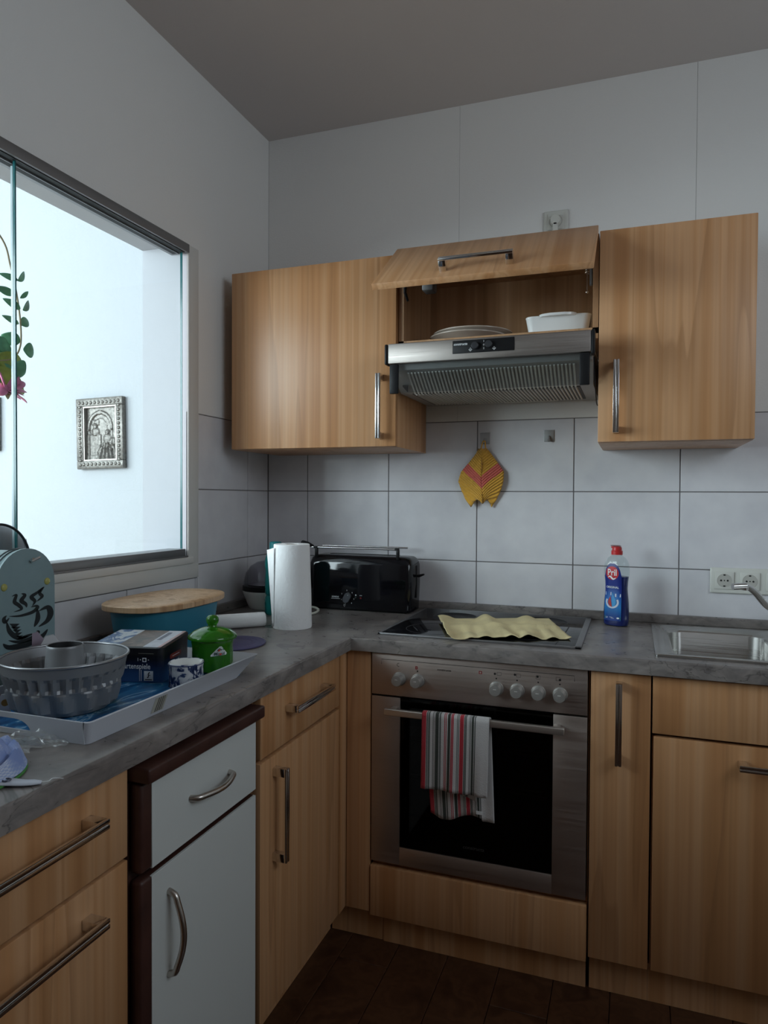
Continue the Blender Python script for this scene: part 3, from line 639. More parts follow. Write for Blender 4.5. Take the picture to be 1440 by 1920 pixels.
# ------------------------------------------------------------ things by the back wall
# toaster
t = thing('toaster', 'long black gloss toaster with chrome bun rack against the tiles', 'toaster', (.45, -.09, Z))
tx0, tx1, ty0, ty1 = .256, .640, -.158, -.030
mb = MB(); rings = []
for z, k, e in ((.006, .0, .0), (.012, -.0, 0), (.10, .005, .002), (.165, .004, .004), (.185, -.002, .010), (.194, -.012, .020), (.197, -.03, .034)):
    rings.append([Vector((x, y, Z+z)) for x, y in rrect(tx0-k, tx1+k, ty0+e, ty1-e, .022, 5)])
mb.loft(rings)
P('housing', mb, BLACKG, t, smooth=50)
P('foot', MB().box(tx0+.02, tx1-.02, ty0+.012, ty1-.012, Z+.0003, Z+.006), BLACKP, t)
P('slot', MB().box(tx0+.06, tx1-.06, -.108, -.080, Z+.190, Z+.1985, b=.002), BLACKP, t)
for x in (.281, .592): P('rack_post', MB().box(x-.006, x+.006, -.150, -.142, Z+.185, Z+.222, b=.002).box(x-.012, x+.006, -.150, -.142, Z+.218, Z+.226, b=.002), BLACKP, t)
for y in (-.146, -.05): P('rack_bar', MB().cyl((.262, y, Z+.222), (.598, y, Z+.222), .0032, 12), CHROME, t)
P('rack_lever', MB().tube([(.245, -.10, Z+.222), (.238, -.13, Z+.232), (.232, -.16, Z+.238)], [.005, .008, .009], 10), BLACKP, t)
P('lever', MB().tube([(.642, -.094, Z+.128), (.655, -.094, Z+.128), (.672, -.094, Z+.134)], [.008, .012, .007], 12, flat=.45).box(.640, .6465, -.100, -.088, Z+.05, Z+.165, b=.002), BLACKP, t)
def tf(x, z): return Vector((x, ty0-.0006, Z+z))
def knobpoly():
    pts = []
    for k in range(48):
        a = 2*PI*k/48; r = .0155*(1+.24*math.cos(2*(a-R(62)))); pts.append((r*math.cos(a), r*math.sin(a)))
    return pts
P('dial', MB().prism(knobpoly(), lambda x, z, d: Vector((.408+x, ty0-.001-d, Z+.047+z)), 0, .010), mat('dial_grey', (.075, .080, .090), .35), t)
mb = MB().text('SIEMENS', .0075, lambda x, y: tf(.361+x, .0475+y)).rect(.345, .379, .0405, .0418, tf)
for a, s_ in ((200, '1'), (150, '2'), (95, '3'), (45, '4'), (-10, '5'), (-50, '6')): mb.text(s_, .006, lambda x, y: tf(.408+.025*math.cos(R(a))+x, .047+.025*math.sin(R(a))+y))
mb.text('STOP', .004, lambda x, y: tf(.459+x, .0560+y)).disc(.440, .0570, .0024, tf).disc(.4135, .0565, .0012, lambda x, z: tf(x, z)+Vector((0, -.0108, 0)), 8)
mb.stroke([(.394, .022), (.399, .022), (.399, .017), (.3965, .014), (.394, .017), (.394, .022)], .0004, tf).stroke([(.399, .022), (.401, .0245)], .0004, tf)
P('lettering', mb, LABELW, t, smooth=0)
P('button', MB().cyl((.4590, ty0-.0002, Z+.0475), (.4590, ty0-.003, Z+.0475), .0032, 14), mat('dim_red', (.14, .01, .01), .4), t, label='red button')
P('button', MB().cyl((.4400, ty0-.0002, Z+.0490), (.4400, ty0-.003, Z+.0490), .0032, 14), mat('dim_green', (.02, .035, .03), .4), t, label='dark green button')
# standing kitchen roll
t = thing('kitchen_roll', 'white kitchen paper roll standing upright on the worktop', 'paper roll', (.370, -.512, Z+.0006), 0, local=True)
n = 56; rr = [.0585+.0012*math.sin(3*i) for i in range(n)]
def rp(r, z, k=1): return [Vector((r*k*math.cos(2*PI*i/n)-z*.012, r*k*math.sin(2*PI*i/n)+.004*z, z)) for i in range(n)]
P('paper', MB().loft([rp(.0600, 0), rp(.0605, .004), rp(.0595, .10), rp(.0565, .20), rp(.0555, .254), rp(.0545, .257), rp(.021, .2575), rp(.020, .254), rp(.020, .005)], True, True), PAPER, t, smooth=50)
P('core', MB().lathe([(.0193, .002), (.0193, .2565), (.0178, .2565), (.0178, .002)], 28), mat('card_core', (.42, .34, .27), .9), t)
def sheet(u, v):
    a = R(232-u*36); r = .0606+.014*u*u*(v*1.2)+.0008; return Vector((r*math.cos(a)-.002*v*u, r*math.sin(a), .008+.240*v-.010*u))
P('loose_sheet', MB().grid(8, 14, sheet), PAPER, t, smooth=60, thick=.0006)
# lying roll
t = thing('paper_roll', 'narrow white roll lying on the worktop beside the kitchen roll', 'paper roll', (.23, -.58, Z))
a, b = Vector((.165, -.648, Z+.0228)), Vector((.284, -.532, Z+.0228)); d_ = (b-a).normalized()
P('paper', MB().tube([a, a+d_*.002, b-d_*.002, b], [.021, .0222, .0222, .021], 36), mat('baking_paper', (.78, .78, .77), .8, bump=.2, bscale=150), t)
P('core', MB().tube([a-d_*.0006, b+d_*.0006], .013, 20), mat('core_end', (.5, .45, .38), .9), t)
# egg cooker
t = thing('egg_cooker', 'white egg cooker with black band and clear dome in the corner', 'egg cooker', (.112, -.205, Z), local=True)
P('base', MB().lathe([(0, .0005), (.062, .0005), (.066, .006), (.072, .020), (.084, .052), (.088, .062), (.088, .066), (0, .066)], 48), WHITEPL, t)
P('foot_ring', MB().lathe([(.040, -.0), (.060, 0.0), (.060, .0012), (.040, .0012)], 36), BLACKP, t)
P('band', MB().lathe([(.080, .0662), (.0885, .0662), (.0885, .082), (.086, .084), (.078, .084)], 48), BLACKP, t)
P('dome', MB().lathe([(.0850, .0845), (.0840, .100), (.076, .130), (.060, .153), (.035, .168), (.012, .173), (.0005, .1735)], 48), DOME, t, thick=.0015)
P('egg_tray', MB().lathe([(0, .0845), (.070, .0845), (.072, .088), (0, .087)], 40), CHROME, t)
a = R(-60); P('switch', MB().lathe([(0, 0), (.0105, 0), (.0105, .005), (0, .006)], 20, (0, 0, 0), lambda p: Vector((.0795*math.cos(a)+p.z*math.cos(a)-p.x*math.sin(a), .0795*math.sin(a)+p.z*math.sin(a)+p.x*math.cos(a), .040+p.y))), mat('brown_switch', (.10, .025, .018), .3), t)
P('lettering', MB().text('eier', .007, lambda x, y: Vector(((.0735+y*.35)*math.cos(a+.22+x/.072), (.0735+y*.35)*math.sin(a+.22+x/.072), .021+y))) if False else MB().rect(-.007, .007, -.0012, .0012, lambda x, y: Vector(((.0752+y*.4)*math.cos(a+.13+x/.072), (.0752+y*.4)*math.sin(a+.13+x/.072), .0205+y))), mat('grey_print', (.3, .3, .3), .5), t, smooth=0)
# turquoise bottle
TEALG = mat('turquoise_clear', (.02, .33, .32), .12, trans=.55, ior=1.3)
t = thing('water_bottle', 'turquoise drinking bottle half hidden behind the kitchen roll', 'bottle', (.205, -.315, Z), local=True)
P('shell', MB().lathe([(0, .0008), (.032, .0008), (.036, .006), (.037, .040), (.035, .058), (.0315, .066), (.036, .074), (.0365, .115), (.034, .150), (.037, .165), (.036, .190), (.028, .212), (.020, .222), (0, .223)], 40), TEALG, t)
P('cap', MB().lathe([(0, .2235), (.021, .2235), (.021, .246), (.017, .250), (0, .250)], 30), mat('turquoise_cap', (.02, .22, .24), .35), t)
tag(P('power_cord', MB().tube(curve([(.215, -.235, Z+.005), (.255, -.225, Z+.010), (.300, -.222, Z+.016), (.335, -.245, Z+.012), (.335, -.285, Z+.006), (.300, -.325, Z+.0045), (.262, -.35, Z+.0045)], 6), .0042, 10), mat('cream_cord', (.62, .62, .54), .5)), 'loop of cream power cord in front of the toaster', 'cord')

# dish soap
t = thing('dish_soap_bottle', 'dish soap bottle with red cap, blue liquid and blue label', 'bottle', (1.3155, -.112, Z), R(-24), local=True)
prof = [(.001, .90, .90), (.006, 1.0, 1.0), (.040, 1.02, 1.0), (.075, .985, .97), (.105, .90, .90), (.120, .875, .88), (.140, .90, .92), (.160, .965, .98), (.178, 1.0, 1.0), (.192, .97, .98), (.205, .87, .92), (.215, .70, .78), (.222, .46, .60), (.226, .36, .50)]
ax, by = .0405, .0245
def rad(z):
    for (z0_, a0, b0), (z1_, a1, b1) in zip(prof, prof[1:]):
        if z <= z1_:
            k = max(0, (z-z0_)/(z1_-z0_)); return ax*(a0+(a1-a0)*k), by*(b0+(b1-b0)*k)
    return ax*prof[-1][1], by*prof[-1][2]
def sect(z, k=1, off=0, n=44):
    a, b = rad(z); a = a*k+off; b = b*k+off; out = []
    for i in range(n):
        th = 2*PI*i/n; c, s = math.cos(th), math.sin(th); out.append(Vector((a*math.copysign(abs(c)**.8, c), b*math.copysign(abs(s)**.8, s), z)))
    return out
zs = [.001, .003, .006, .02, .04, .058, .075, .09, .105, .12, .13, .14, .15, .16, .17, .178, .186, .192, .199, .205, .210, .215, .2185, .222, .226]
P('shell', MB().loft([sect(z) for z in zs]), glassy('clear_bottle', (.88, .92, .92), .06, 1.35), t, smooth=60)
P('liquid', MB().loft([sect(z, .965) for z in [.0025, .006, .02, .04, .058, .075, .09, .105, .12, .14, .155, .158]]), mat('blue_liquid', (.012, .022, .135), .12, spec=.4), t, smooth=60)
def lab(off):
    def f(x, z):      # x measured along the front, z height
        z = max(.004, min(z, .222)); a, b = rad(z); q = max(-.97, min(.97, x/a)); th = math.asin(abs(q)**(1/.8))
        return Vector((x, -(b*abs(math.cos(th))**.8+off), z))
    return f
def zone(x0, x1, zf0, zf1, off, nu=12, nv=16):
    f = lab(off); return MB().grid(nu, nv, lambda u, v: f(x0+(x1-x0)*u, (zf0(x0+(x1-x0)*u) if callable(zf0) else zf0)+((zf1(x0+(x1-x0)*u) if callable(zf1) else zf1)-(zf0(x0+(x1-x0)*u) if callable(zf0) else zf0))*v))
LABM = mat('label_blue', (.012, .026, .20), .35)
def labelblue():
    t_ = LABM.node_tree; b = t_.nodes['Principled BSDF']; tc = nd(t_, 'ShaderNodeTexCoord'); sp = nd(t_, 'ShaderNodeSeparateXYZ'); t_.links.new(tc.outputs['UV'], sp.inputs[0])
    t_.links.new(ramp(t_, sp.outputs[1], [(0, (.01, .04, .22)), (.06, (.01, .05, .24)), (.28, (.02, .20, .52)), (.42, (.02, .13, .42)), (.60, (.012, .03, .22)), (1, (.012, .022, .17))]), b.inputs['Base Color'])
labelblue()
lbl = P('label', zone(-.030, .026, .018, lambda x: .150+.052*math.sqrt(max(0, 1-((x+.002)/.0285)**2)), .0008), LABM, t, smooth=60, label='blue front label')
BASE[lbl.name] = Vector((0, 0, 0))
f1 = lab(.0013); f2 = lab(.0017); f3 = lab(.0021)
def blob(mb, cx, cz, r, f, rz=None, n=24):
    rz = rz or r
    c = mb.bm.verts.new(f(cx, cz)); prev = None; rings = []
    for q in (.5, 1.):
        rings.append([mb.bm.verts.new(f(cx+r*q*math.cos(2*PI*i/n), cz+rz*q*math.sin(2*PI*i/n))) for i in range(n)])
    for i in range(n): mb.bm.faces.new((c, rings[0][i], rings[0][(i+1) % n]))
    mb.bridge(rings[0], rings[1]); return mb
P('badge', blob(MB(), -.0035, .1685, .0215, f1), mat('label_red', (.50, .02, .03), .35), lbl, smooth=60, label='red round badge')
mb = MB().text('Pril', .026, lambda x, y: f2(-.0035+x, .170+y*1.12), sx=.92).text('ORIGINAL', .0092, lambda x, y: f2(-.003+x, .1235+y))
mb.stroke([(-.020, .1955), (-.010, .2005), (.004, .2005), (.014, .1945)], .0012, f2)
mb.stroke(curve2([(-.018, .154), (-.010, .158), (0, .150), (.010, .155)]), lambda k: .0028*math.sin(PI*max(.08, k)), f2)
P('lettering', mb, LABELW, lbl, smooth=0, label='white Pril ORIGINAL lettering')
mb = MB().rect(-.027, -.006, .098, .108, f1).rect(.006, .024, .094, .104, f1)
mb.stroke([(-.003+.019*math.cos(R(q)), .077+.017*math.sin(R(q))) for q in range(150, 400, 10)], .0030, f1)
P('print_panel', mb, mat('label_pale', (.58, .62, .72), .4), lbl, smooth=0, label='pale splash ring and text panels')
drop = [(.0, .030), (.006, .016), (.0125, .004), (.0135, -.005), (.009, -.014), (0, -.0175), (-.009, -.014), (-.0135, -.005), (-.0125, .004), (-.006, .016)]
P('drop', MB().poly([f2(-.003+x, .079+z) for x, z in drop if x >= 0 or z == .030]), mat('label_sky', (.04, .30, .62), .35), lbl, smooth=0, label='sky blue half of a drop')
P('drop', MB().poly([f2(-.003+x, .079+z) for x, z in drop if x <= 0 and z < .02]), mat('label_red2', (.42, .02, .02), .35), lbl, smooth=0, label='red half of a drop')
P('green_strip', MB().rect(-.028, .0245, .022, .033, f1), mat('label_green', (.03, .26, .09), .4), lbl, smooth=0)
P('lettering', MB().rect(-.024, .0, .0285, .0295, f2).rect(-.024, .004, .0255, .0265, f2).disc(.017, .0275, .0042, f2, 14, .0028), LABELW, lbl, smooth=0)
P('cap', MB().lathe([(0, .2262), (.0175, .2262), (.0175, .238), (.015, .240), (.0145, .249), (.010, .252), (0, .252)], 30).box(-.017, .012, -.009, .009, .2465, .2525, b=.003), REDP, t)
P('cap_lid', MB().loft([[Vector((-.019, -.006, .2535)), Vector((.012, -.008, .2535)), Vector((.012, .008, .2535)), Vector((-.019, .006, .2535))], [Vector((-.019, -.005, .2555)), Vector((.006, -.007, .2558)), Vector((.006, .007, .2558)), Vector((-.019, .005, .2555))]]), mat('cap_dark', (.16, .03, .035), .35), t)

# yellow cloth on the hob
t = None
def ycl(u, v):
    c = [Vector((.765, -.245)), Vector((1.105, -.105)), Vector((1.203, -.432)), Vector((.876, -.556))]   # LB RB RF LF
    p = (c[0]*(1-u)+c[1]*u)*(1-v)+(c[3]*(1-u)+c[2]*u)*v
    w = .010*max(0, math.sin(u*17+v*2.0+.6))**1.3*(.35+.65*abs(v-.45)*2)+.013*math.exp(-((u-.47-.1*(v-.5))/.06)**2)*(.4+.6*v)+.006*max(0, math.sin(u*29+2))*v
    w += .010*math.exp(-((v-.50)/.07)**2)*(1 if u < .97 else .3)*.8+.006*math.exp(-(u/.05)**2)
    n_ = noise.noise(Vector((u*5, v*5, 3)))*.003
    e = .006*noise.noise(Vector((u*9, 1.7, 0)))
    return Vector((p.x, p.y+e*(v-.5)*2, Z+.0075+max(0, w+n_)))
tag(P('sponge_cloth', MB().grid(64, 40, ycl), mat('yellow_cloth', (.82, .69, .38), .9, var=.10, vscale=14, bump=.6, bscale=320), smooth=70, thick=.0022), 'stiff wavy yellow cleaning cloth lying on the hob', 'cloth')

# tea towel over the oven handle
def stripes():
    m = mat('striped_towel', (.7, .7, .7), .95, sheen=.2); t = m.node_tree; b = t.nodes['Principled BSDF']
    tc = nd(t, 'ShaderNodeTexCoord'); sp = nd(t, 'ShaderNodeSeparateXYZ'); t.links.new(tc.outputs['UV'], sp.inputs[0])
    Wt, Rd, Gy, Dk, Pk = (.60, .58, .57), (.48, .035, .05), (.20, .21, .20), (.055, .065, .055), (.52, .20, .22)
    seq = [(Rd, 5.5), (Wt, .6), (Dk, 1), (Wt, .5), (Gy, 1.6), (Dk, .8), (Wt, 3.6), (Dk, .7), (Wt, .8), (Dk, .7), (Wt, .8), (Dk, 4.2), (Wt, .6), (Gy, 1.4), (Dk, .8), (Wt, 4.0), (Rd, .9), (Wt, .9), (Rd, .9), (Wt, 1.5), (Dk, 3.4), (Wt, .7), (Rd, 1), (Pk, 1), (Rd, 1), (Wt, 4.0), (Dk, .7), (Wt, .9), (Gy, 1.2), (Wt, .8)]
    seq2 = [(Rd, 5.5), (Wt, .6), (Dk, .8), (Gy, 1.8), (Dk, .8), (Wt, 3.8), (Dk, .7), (Wt, .8), (Dk, .7), (Wt, 1), (Dk, 3.2), (Wt, .6), (Gy, 1.), (Dk, .8), (Wt, .7), (Wt, 18)]
    allq = seq+seq2; tot = sum(q[1] for q in allq); pos = 0; stops = []
    half = sum(q[1] for q in seq)
    def rmp(q, lo, hi):
        s = sum(k[1] for k in q); p = lo; st = []
        for c, w in q: st.append((min(p, 1), c)); p += (hi-lo)*w/s
        return st
    fA = ramp(t, _mr(t, sp.outputs[0], 0, .575), rmp(seq, 0, 1), 'CONSTANT'); fB = ramp(t, _mr(t, sp.outputs[0], .575, 1), rmp(seq2, 0, 1), 'CONSTANT')
    gt = nd(t, 'ShaderNodeMath', operation='GREATER_THAN'); gt.inputs[1].default_value = .575; t.links.new(sp.outputs[0], gt.inputs[0])
    c = mixc(t, gt.outputs[0], fA, fB); t.links.new(c, b.inputs['Base Color'])
    n = nd(t, 'ShaderNodeTexNoise', Scale=420.0, Detail=2.0); t.links.new(tc.outputs['Object'], n.inputs['Vector'])
    bp = nd(t, 'ShaderNodeBump', Strength=.7, Distance=.002); t.links.new(n.outputs[0], bp.inputs['Height']); t.links.new(bp.outputs[0], b.inputs['Normal']); return m
def _mr(t, src, a, b):
    m = nd(t, 'ShaderNodeMapRange'); m.inputs['From Min'].default_value = a; m.inputs['From Max'].default_value = b; t.links.new(src, m.inputs['Value']); return m.outputs[0]
TOWEL = stripes()
t = thing('tea_towel', 'striped red, white and green tea towel draped over the oven handle', 'towel', (.92, -.615, .70))
def tow(u, v):
    x = .8245+.1855*u; ripple = .0035*math.sin(u*14+.8)+.002*math.sin(u*31); over = .7140
    if v < .42:      # front layer from hem up
        k = v/.42; z = .510-.003*u+(over-.510-.004)*k; y = -.6265-.004*(1-k)-ripple*(1-k); x += -.003*(1-k)*u
    elif v < .5:
        k = (v-.42)/.08; a = PI*k; z = over-.002+.0075*math.sin(a)*.6; y = -.6148-.0118*math.cos(a)
    else:
        k = (v-.5)/.5; zb = .435-.002*u-(.012*math.sin(u*7) if u < .8 else 0); z = over-.002+(zb-over)*k; y = -.600-.004*k+ripple*k*.6; x += (.020+(-.008*u))*k
    return Vector((x, y, z))
P('cloth', MB().grid(44, 46, tow), TOWEL, t, smooth=70, thick=.0022)
def fold(u, v):
    x = .860+.115*u; z = .515-.022*u*u-.004+(.10)*v; return Vector((x, -.6195+.0015*math.sin(u*9), z))
P('fold', MB().grid(20, 10, fold), TOWEL, t, smooth=70, thick=.002)
P('care_label', MB().box(.974, .991, -.6125, -.6115, .452, .461), LABELW, t)

# ------------------------------------------------------------ things on the left worktop
# bread bin
t = thing('bread_bin', 'turquoise bread bin with rounded bamboo lid on the left worktop', 'bread bin', (.172, -.868, Z), local=True)
def so(hx, hy, n=64, e=2.6):
    return [(hx*math.copysign(abs(math.cos(2*PI*i/n))**(2/e), math.cos(2*PI*i/n)), hy*math.copysign(abs(math.sin(2*PI*i/n))**(2/e), math.sin(2*PI*i/n))) for i in range(n)]
def at_(pts, z): return [Vector((x, y, z)) for x, y in pts]
P('bin', MB().loft([at_(so(.086, .144), .0006), at_(so(.090, .148), .004), at_(so(.102, .168), .113), at_(so(.098, .164), .113), at_(so(.086, .144), .006)]), TEALB, t, smooth=50)
lm = MB().loft([at_(so(.114, .186), .1135), at_(so(.1165, .1885), .1155), at_(so(.1165, .1885), .1275), at_(so(.114, .186), .1295), at_(so(.08, .15), .1297)])
lo = P('lid', lm, BAMBOO, t, smooth=40, label='bamboo board lid')
# purple mat
t = P('silicone_mat', MB().lathe([(0, .0006), (.083, .0006), (.085, .002), (.085, .005), (.081, .006), (.078, .0045), (.073, .0045), (.070, .006), (.066, .006), (.063, .0045), (.058, .0045), (.055, .006), (.051, .006), (.048, .0045), (.043, .0045), (.040, .006), (0, .006)], 64), mat('purple_silicone', (.085, .075, .17), .55)); t.location = (.338, -.800, Z); t.scale = (1, 1.12, 1)
tag(t, 'round purple silicone mat with raised rings behind the green jar', 'mat')
# tray
def beach():
    m = mat('tray_print', (.05, .2, .45), .25); t = m.node_tree; b = t.nodes['Principled BSDF']
    n = nd(t, 'ShaderNodeTexNoise', Scale=13.0, Detail=5.0, Distortion=2.2); t.links.new(mapped(t, (1, .5, 1), False), n.inputs['Vector'])
    c = ramp(t, n.outputs[0], [(.3, (.010, .055, .16)), (.45, (.020, .12, .30)), (.55, (.035, .20, .42)), (.60, (.35, .55, .72)), (.63, (.03, .17, .38)), (.75, (.015, .09, .22))])
    n2 = nd(t, 'ShaderNodeTexNoise', Scale=5.0, Detail=3.0); t.links.new(mapped(t, (1, 1, 1), False), n2.inputs['Vector'])
    t.links.new(mixc(t, ramp(t, n2.outputs[0], [(.60, (0, 0, 0)), (.68, (.7, .7, .7))]), c, (.06, .09, .02)), b.inputs['Base Color']); return m
TRAYW = mat('tray_melamine', (.50, .52, .57), .3)
t = thing('serving_tray', 'white serving tray with blue sea print along the worktop edge', 'tray', (.39, -1.30, Z))
bx0, bx1, by0, by1 = .235, .537, -1.560, -1.100; rx0, rx1, ry0, ry1 = .222, .545, -1.566, -1.022; tz = .0375
def tr_(x0, x1, y0, y1, z): return [Vector((x, y, Z+z)) for x, y in rrect(x0, x1, y0, y1, .010, 3)]
th = .004
P('floor_panel', MB().box(bx0+th, bx1-th, by0+th, by1+.012, Z+.0015, Z+.005), beach(), t, smooth=0, label='blue sea print floor')
mb = MB().loft([tr_(bx0, bx1, by0, by1, .0006), tr_(rx0, rx1, ry0+.002, ry1, tz), tr_(rx0+.006, rx1-.006, ry0+.007, ry1-.006, tz), tr_(bx0+th, bx1-th, by0+th, by1-th, .0048)], True, False)
# hand-hole in the near end: delete and rebuild that end wall
bm = mb.bm; kill = [f for f in bm.faces if all(v.co.y < -1.548 for v in f.verts) and .30 < f.calc_center_median().x < .46]
bmesh.ops.delete(bm, geom=kill, context='FACES')
P('rim', mb, TRAYW, t, smooth=30)
def endwall(x, z, d): return Vector((x, -1.560-.004*(z/tz)+d, Z+z))
hx0, hx1 = .285, .412
arc = [(hx1+.0-.0, .007)]+[(hx1-.004-.030*(1-math.cos(R(a))), .012+.016*math.sin(R(a))) for a in range(0, 91, 15)]
mb = MB(); xL, xR = bx0+.004, bx1-.005
pts_r = [(hx1+.008, .0095)]+[(hx1+.008-.034*(1-math.cos(R(a))), .0095+.0190*math.sin(R(a))) for a in range(15, 91, 15)]
pts_l = [(hx0+hx1-x, z) for x, z in pts_r]
mb.prism([(xR, .0006), (xR, .0375)]+[(pts_r[-1][0], .0375), pts_r[-1]]+pts_r[-2::-1]+[(pts_r[0][0], .0006)], endwall, 0, .004)
mb.prism([(xL, .0375), (xL, .0006), (pts_l[0][0], .0006)]+pts_l+[(pts_l[-1][0], .0375)], endwall, 0, .004)
mb.prism([(pts_l[-1][0], .0375), (pts_l[-1][0], .0285), (pts_r[-1][0], .0285), (pts_r[-1][0], .0375)], endwall, 0, .004)
mb.prism([(pts_l[0][0], .0006), (pts_r[0][0], .0006), (pts_r[0][0], .0095), (pts_l[0][0], .0095)], endwall, 0, .004)
P('end_wall', mb, TRAYW, t)
def tf2(x, z): k = z/tz; return Vector((bx1+(rx1-bx1)*k+.0007, x, Z+z))
mb = MB()
for k in range(4): mb.poly([tf2(-1.395+.0060*k, .007), tf2(-1.3922+.0060*k-.001*(k == 3), .007), tf2(-1.3842+.0060*k-.001*(k == 3), .032), tf2(-1.387+.0060*k, .032)])
P('sticker_lines', mb, mat('sticker_dark', (.06, .055, .05), .6), t, smooth=0)
P('sticker', MB().poly([tf2(-1.4045, .006), tf2(-1.369, .006), tf2(-1.361, .033), tf2(-1.3965, .033)]).poly([v+Vector((.0, 0, 0)) for v in []]) if False else MB().poly([tf2(-1.4045, .006)-Vector((.0003, 0, 0)), tf2(-1.369, .006)-Vector((.0003, 0, 0)), tf2(-1.361, .033)-Vector((.0003, 0, 0)), tf2(-1.3965, .033)-Vector((.0003, 0, 0))]), mat('sticker_pale', (.36, .36, .32), .5), t, smooth=0)
# bundt pan
t = thing('bundt_pan', 'dark grey fluted ring cake tin standing on the tray', 'cake tin', (.357, -1.420, Z+.0055), local=True)
PAN = mat('nonstick_grey', (.24, .245, .255), .42, .35)
NF = 32; n = NF*4; hs = [.0, .003, .012, .024, .036, .044, .047, .0485, .0545, .062, .0705, .0765, .081, .090, .0965]
def prad(z):
    tab = [(0, .070), (.003, .078), (.012, .086), (.05, .0965), (.0765, .1035), (.0965, .108)]
    for (a, r0), (b, r1) in zip(tab, tab[1:]):
        if z <= b: return r0+(r1-r0)*(z-a)/(b-a)
    return .108
def wall(off, flip=False):
    rings = []
    for z in hs:
        q = []
        for i in range(n):
            a = 2*PI*i/n; r = prad(z)
            if .047 < z < .0766:
                k = {.0485: .05, .0545: 1., .062: 1., .0705: 1., .0765: .05}.get(z, 0); ph = (i % 4)/4
                r += .0020*k-.0085*k*(1-abs(ph-.5)*2)
            elif z < .05: r += .0048*math.sin(a*14+z*22)*min(1, z/.012)*(1 if z < .040 else (.5 if z < .046 else 0))
            q.append(Vector((( r+off)*math.cos(a), (r+off)*math.sin(a), z+(.0012 if off < 0 else 0))))
        rings.append(q)
    return rings
mb = MB(); out = wall(0); inn = wall(-.0013)
inn2 = [[Vector((.026*math.cos(2*PI*i/n), .026*math.sin(2*PI*i/n), .004)) for i in range(n)]]
mb.loft([[Vector((.030*math.cos(2*PI*i/n), .030*math.sin(2*PI*i/n), 0)) for i in range(n)]]+out+inn[::-1]+[[Vector((.036*math.cos(2*PI*i/n), .036*math.sin(2*PI*i/n), .0015)) for i in range(n)]], False, False)
P('fluted_wall', mb, PAN, t, smooth=16)
t.scale = (1.035, 1.035, 1.0)
P('rim', MB().tube([(.1085*math.cos(2*PI*i/72), .1085*math.sin(2*PI*i/72), .097) for i in range(72)], .0026, 10, closed=True), mat('pan_rim', (.34, .345, .36), .3, .85), t)
def shell(prof): m_ = MB(); m_.loft([[Vector((r*math.cos(2*PI*i/48), r*math.sin(2*PI*i/48), z)) for i in range(48)] for r, z in prof], False, False); return m_
tb = P('tube', shell([(.041, .001), (.038, .02), (.033, .09), (.031, .112), (.0315, .1165), (.0303, .1178), (.0290, .1168)]), PAN, t, smooth=50)
P('tube_inside', shell([(.0290, .1168), (.0288, .112), (.0310, .09), (.0355, .02), (.0385, .0012)]), mat('tube_black', (.018, .018, .020), .55), tb, smooth=50)  # inner face of the tube, coloured near-black
# tin
def tinmat():
    m = mat('tin_print', (.02, .02, .025), .28); t = m.node_tree; b = t.nodes['Principled BSDF']
    tc = nd(t, 'ShaderNodeTexCoord'); sp = nd(t, 'ShaderNodeSeparateXYZ'); t.links.new(tc.outputs['Object'], sp.inputs[0])
    c = ramp(t, _mr(t, sp.outputs[2], 0, .082), [(0, (.035, .10, .26)), (.22, (.025, .07, .19)), (.45, (.008, .016, .05)), (.60, (.006, .007, .012)), (1, (.008, .008, .010))])
    t.links.new(c, b.inputs['Base Color']); return m
t = thing('game_tin', 'dark card game tin with blue print, lid ajar, on the tray', 'tin', (.423, -1.219, Z+.0056), math.atan2(-.222, -.975)+PI, local=True)
# local: +x runs from corner to the right?  front edge runs to -x, depth runs to +y
TW, TD, TH = .168, .146, .0655
def tin_ring(z, e=0): return [Vector((x, y, z)) for x, y in rrect(-TW-e, e, -e, TD+e, .012+e, 5)]
P('box', MB().loft([tin_ring(.0004), tin_ring(TH)]), tinmat(), t)
lidm = mat('tin_lid_edge', (.010, .010, .012), .3)
def lz(y): return .0015+.009*max(0, y)/TD
def lidring(z, e, tilt=True): return [Vector((x, y, z+lz(y))) for x, y in rrect(-TW-e, e, -e, TD+e, .012+e, 5)]
ld = P('lid', MB().loft([lidring(TH-.010, .0012), lidring(TH+.006, .0012), lidring(TH+.0078, -.002)]), lidm, t)
def lt(x, y, o=.0004): return Vector((x, y, TH+.0078+lz(y)+o))
def topmat():
    m = mat('tin_top_print', (.2, .2, .2), .3); t = m.node_tree; b = t.nodes['Principled BSDF']
    n = nd(t, 'ShaderNodeTexNoise', Scale=22.0, Detail=4.0, Distortion=1.); t.links.new(mapped(t, (1, 1, 1), False), n.inputs['Vector'])
    t.links.new(ramp(t, n.outputs[0], [(.35, (.03, .018, .012)), (.5, (.10, .055, .035)), (.65, (.20, .13, .09))]), b.inputs['Base Color']); return m
P('top_print', MB().poly([lt(-.105, .006), lt(-.045, .006), lt(-.045, TD-.006), lt(-.105, TD-.006)]), topmat(), ld, smooth=0, label='brown picture on lid')
def bluem():
    m = mat('tin_top_blue', (.2, .3, .5), .3); t = m.node_tree; b = t.nodes['Principled BSDF']
    n = nd(t, 'ShaderNodeTexNoise', Scale=30.0, Detail=3.0, Distortion=1.5); t.links.new(mapped(t, (1, 1, 1), False), n.inputs['Vector'])
    t.links.new(ramp(t, n.outputs[0], [(.40, (.02, .08, .24)), (.5, (.10, .22, .45)), (.56, (.60, .65, .70))]), b.inputs['Base Color']); return m
P('top_print', MB().poly([lt(-.164, .004), lt(-.105, .004), lt(-.105, TD-.004), lt(-.164, TD-.004)]), bluem(), ld, smooth=0, label='blue and white picture on lid')
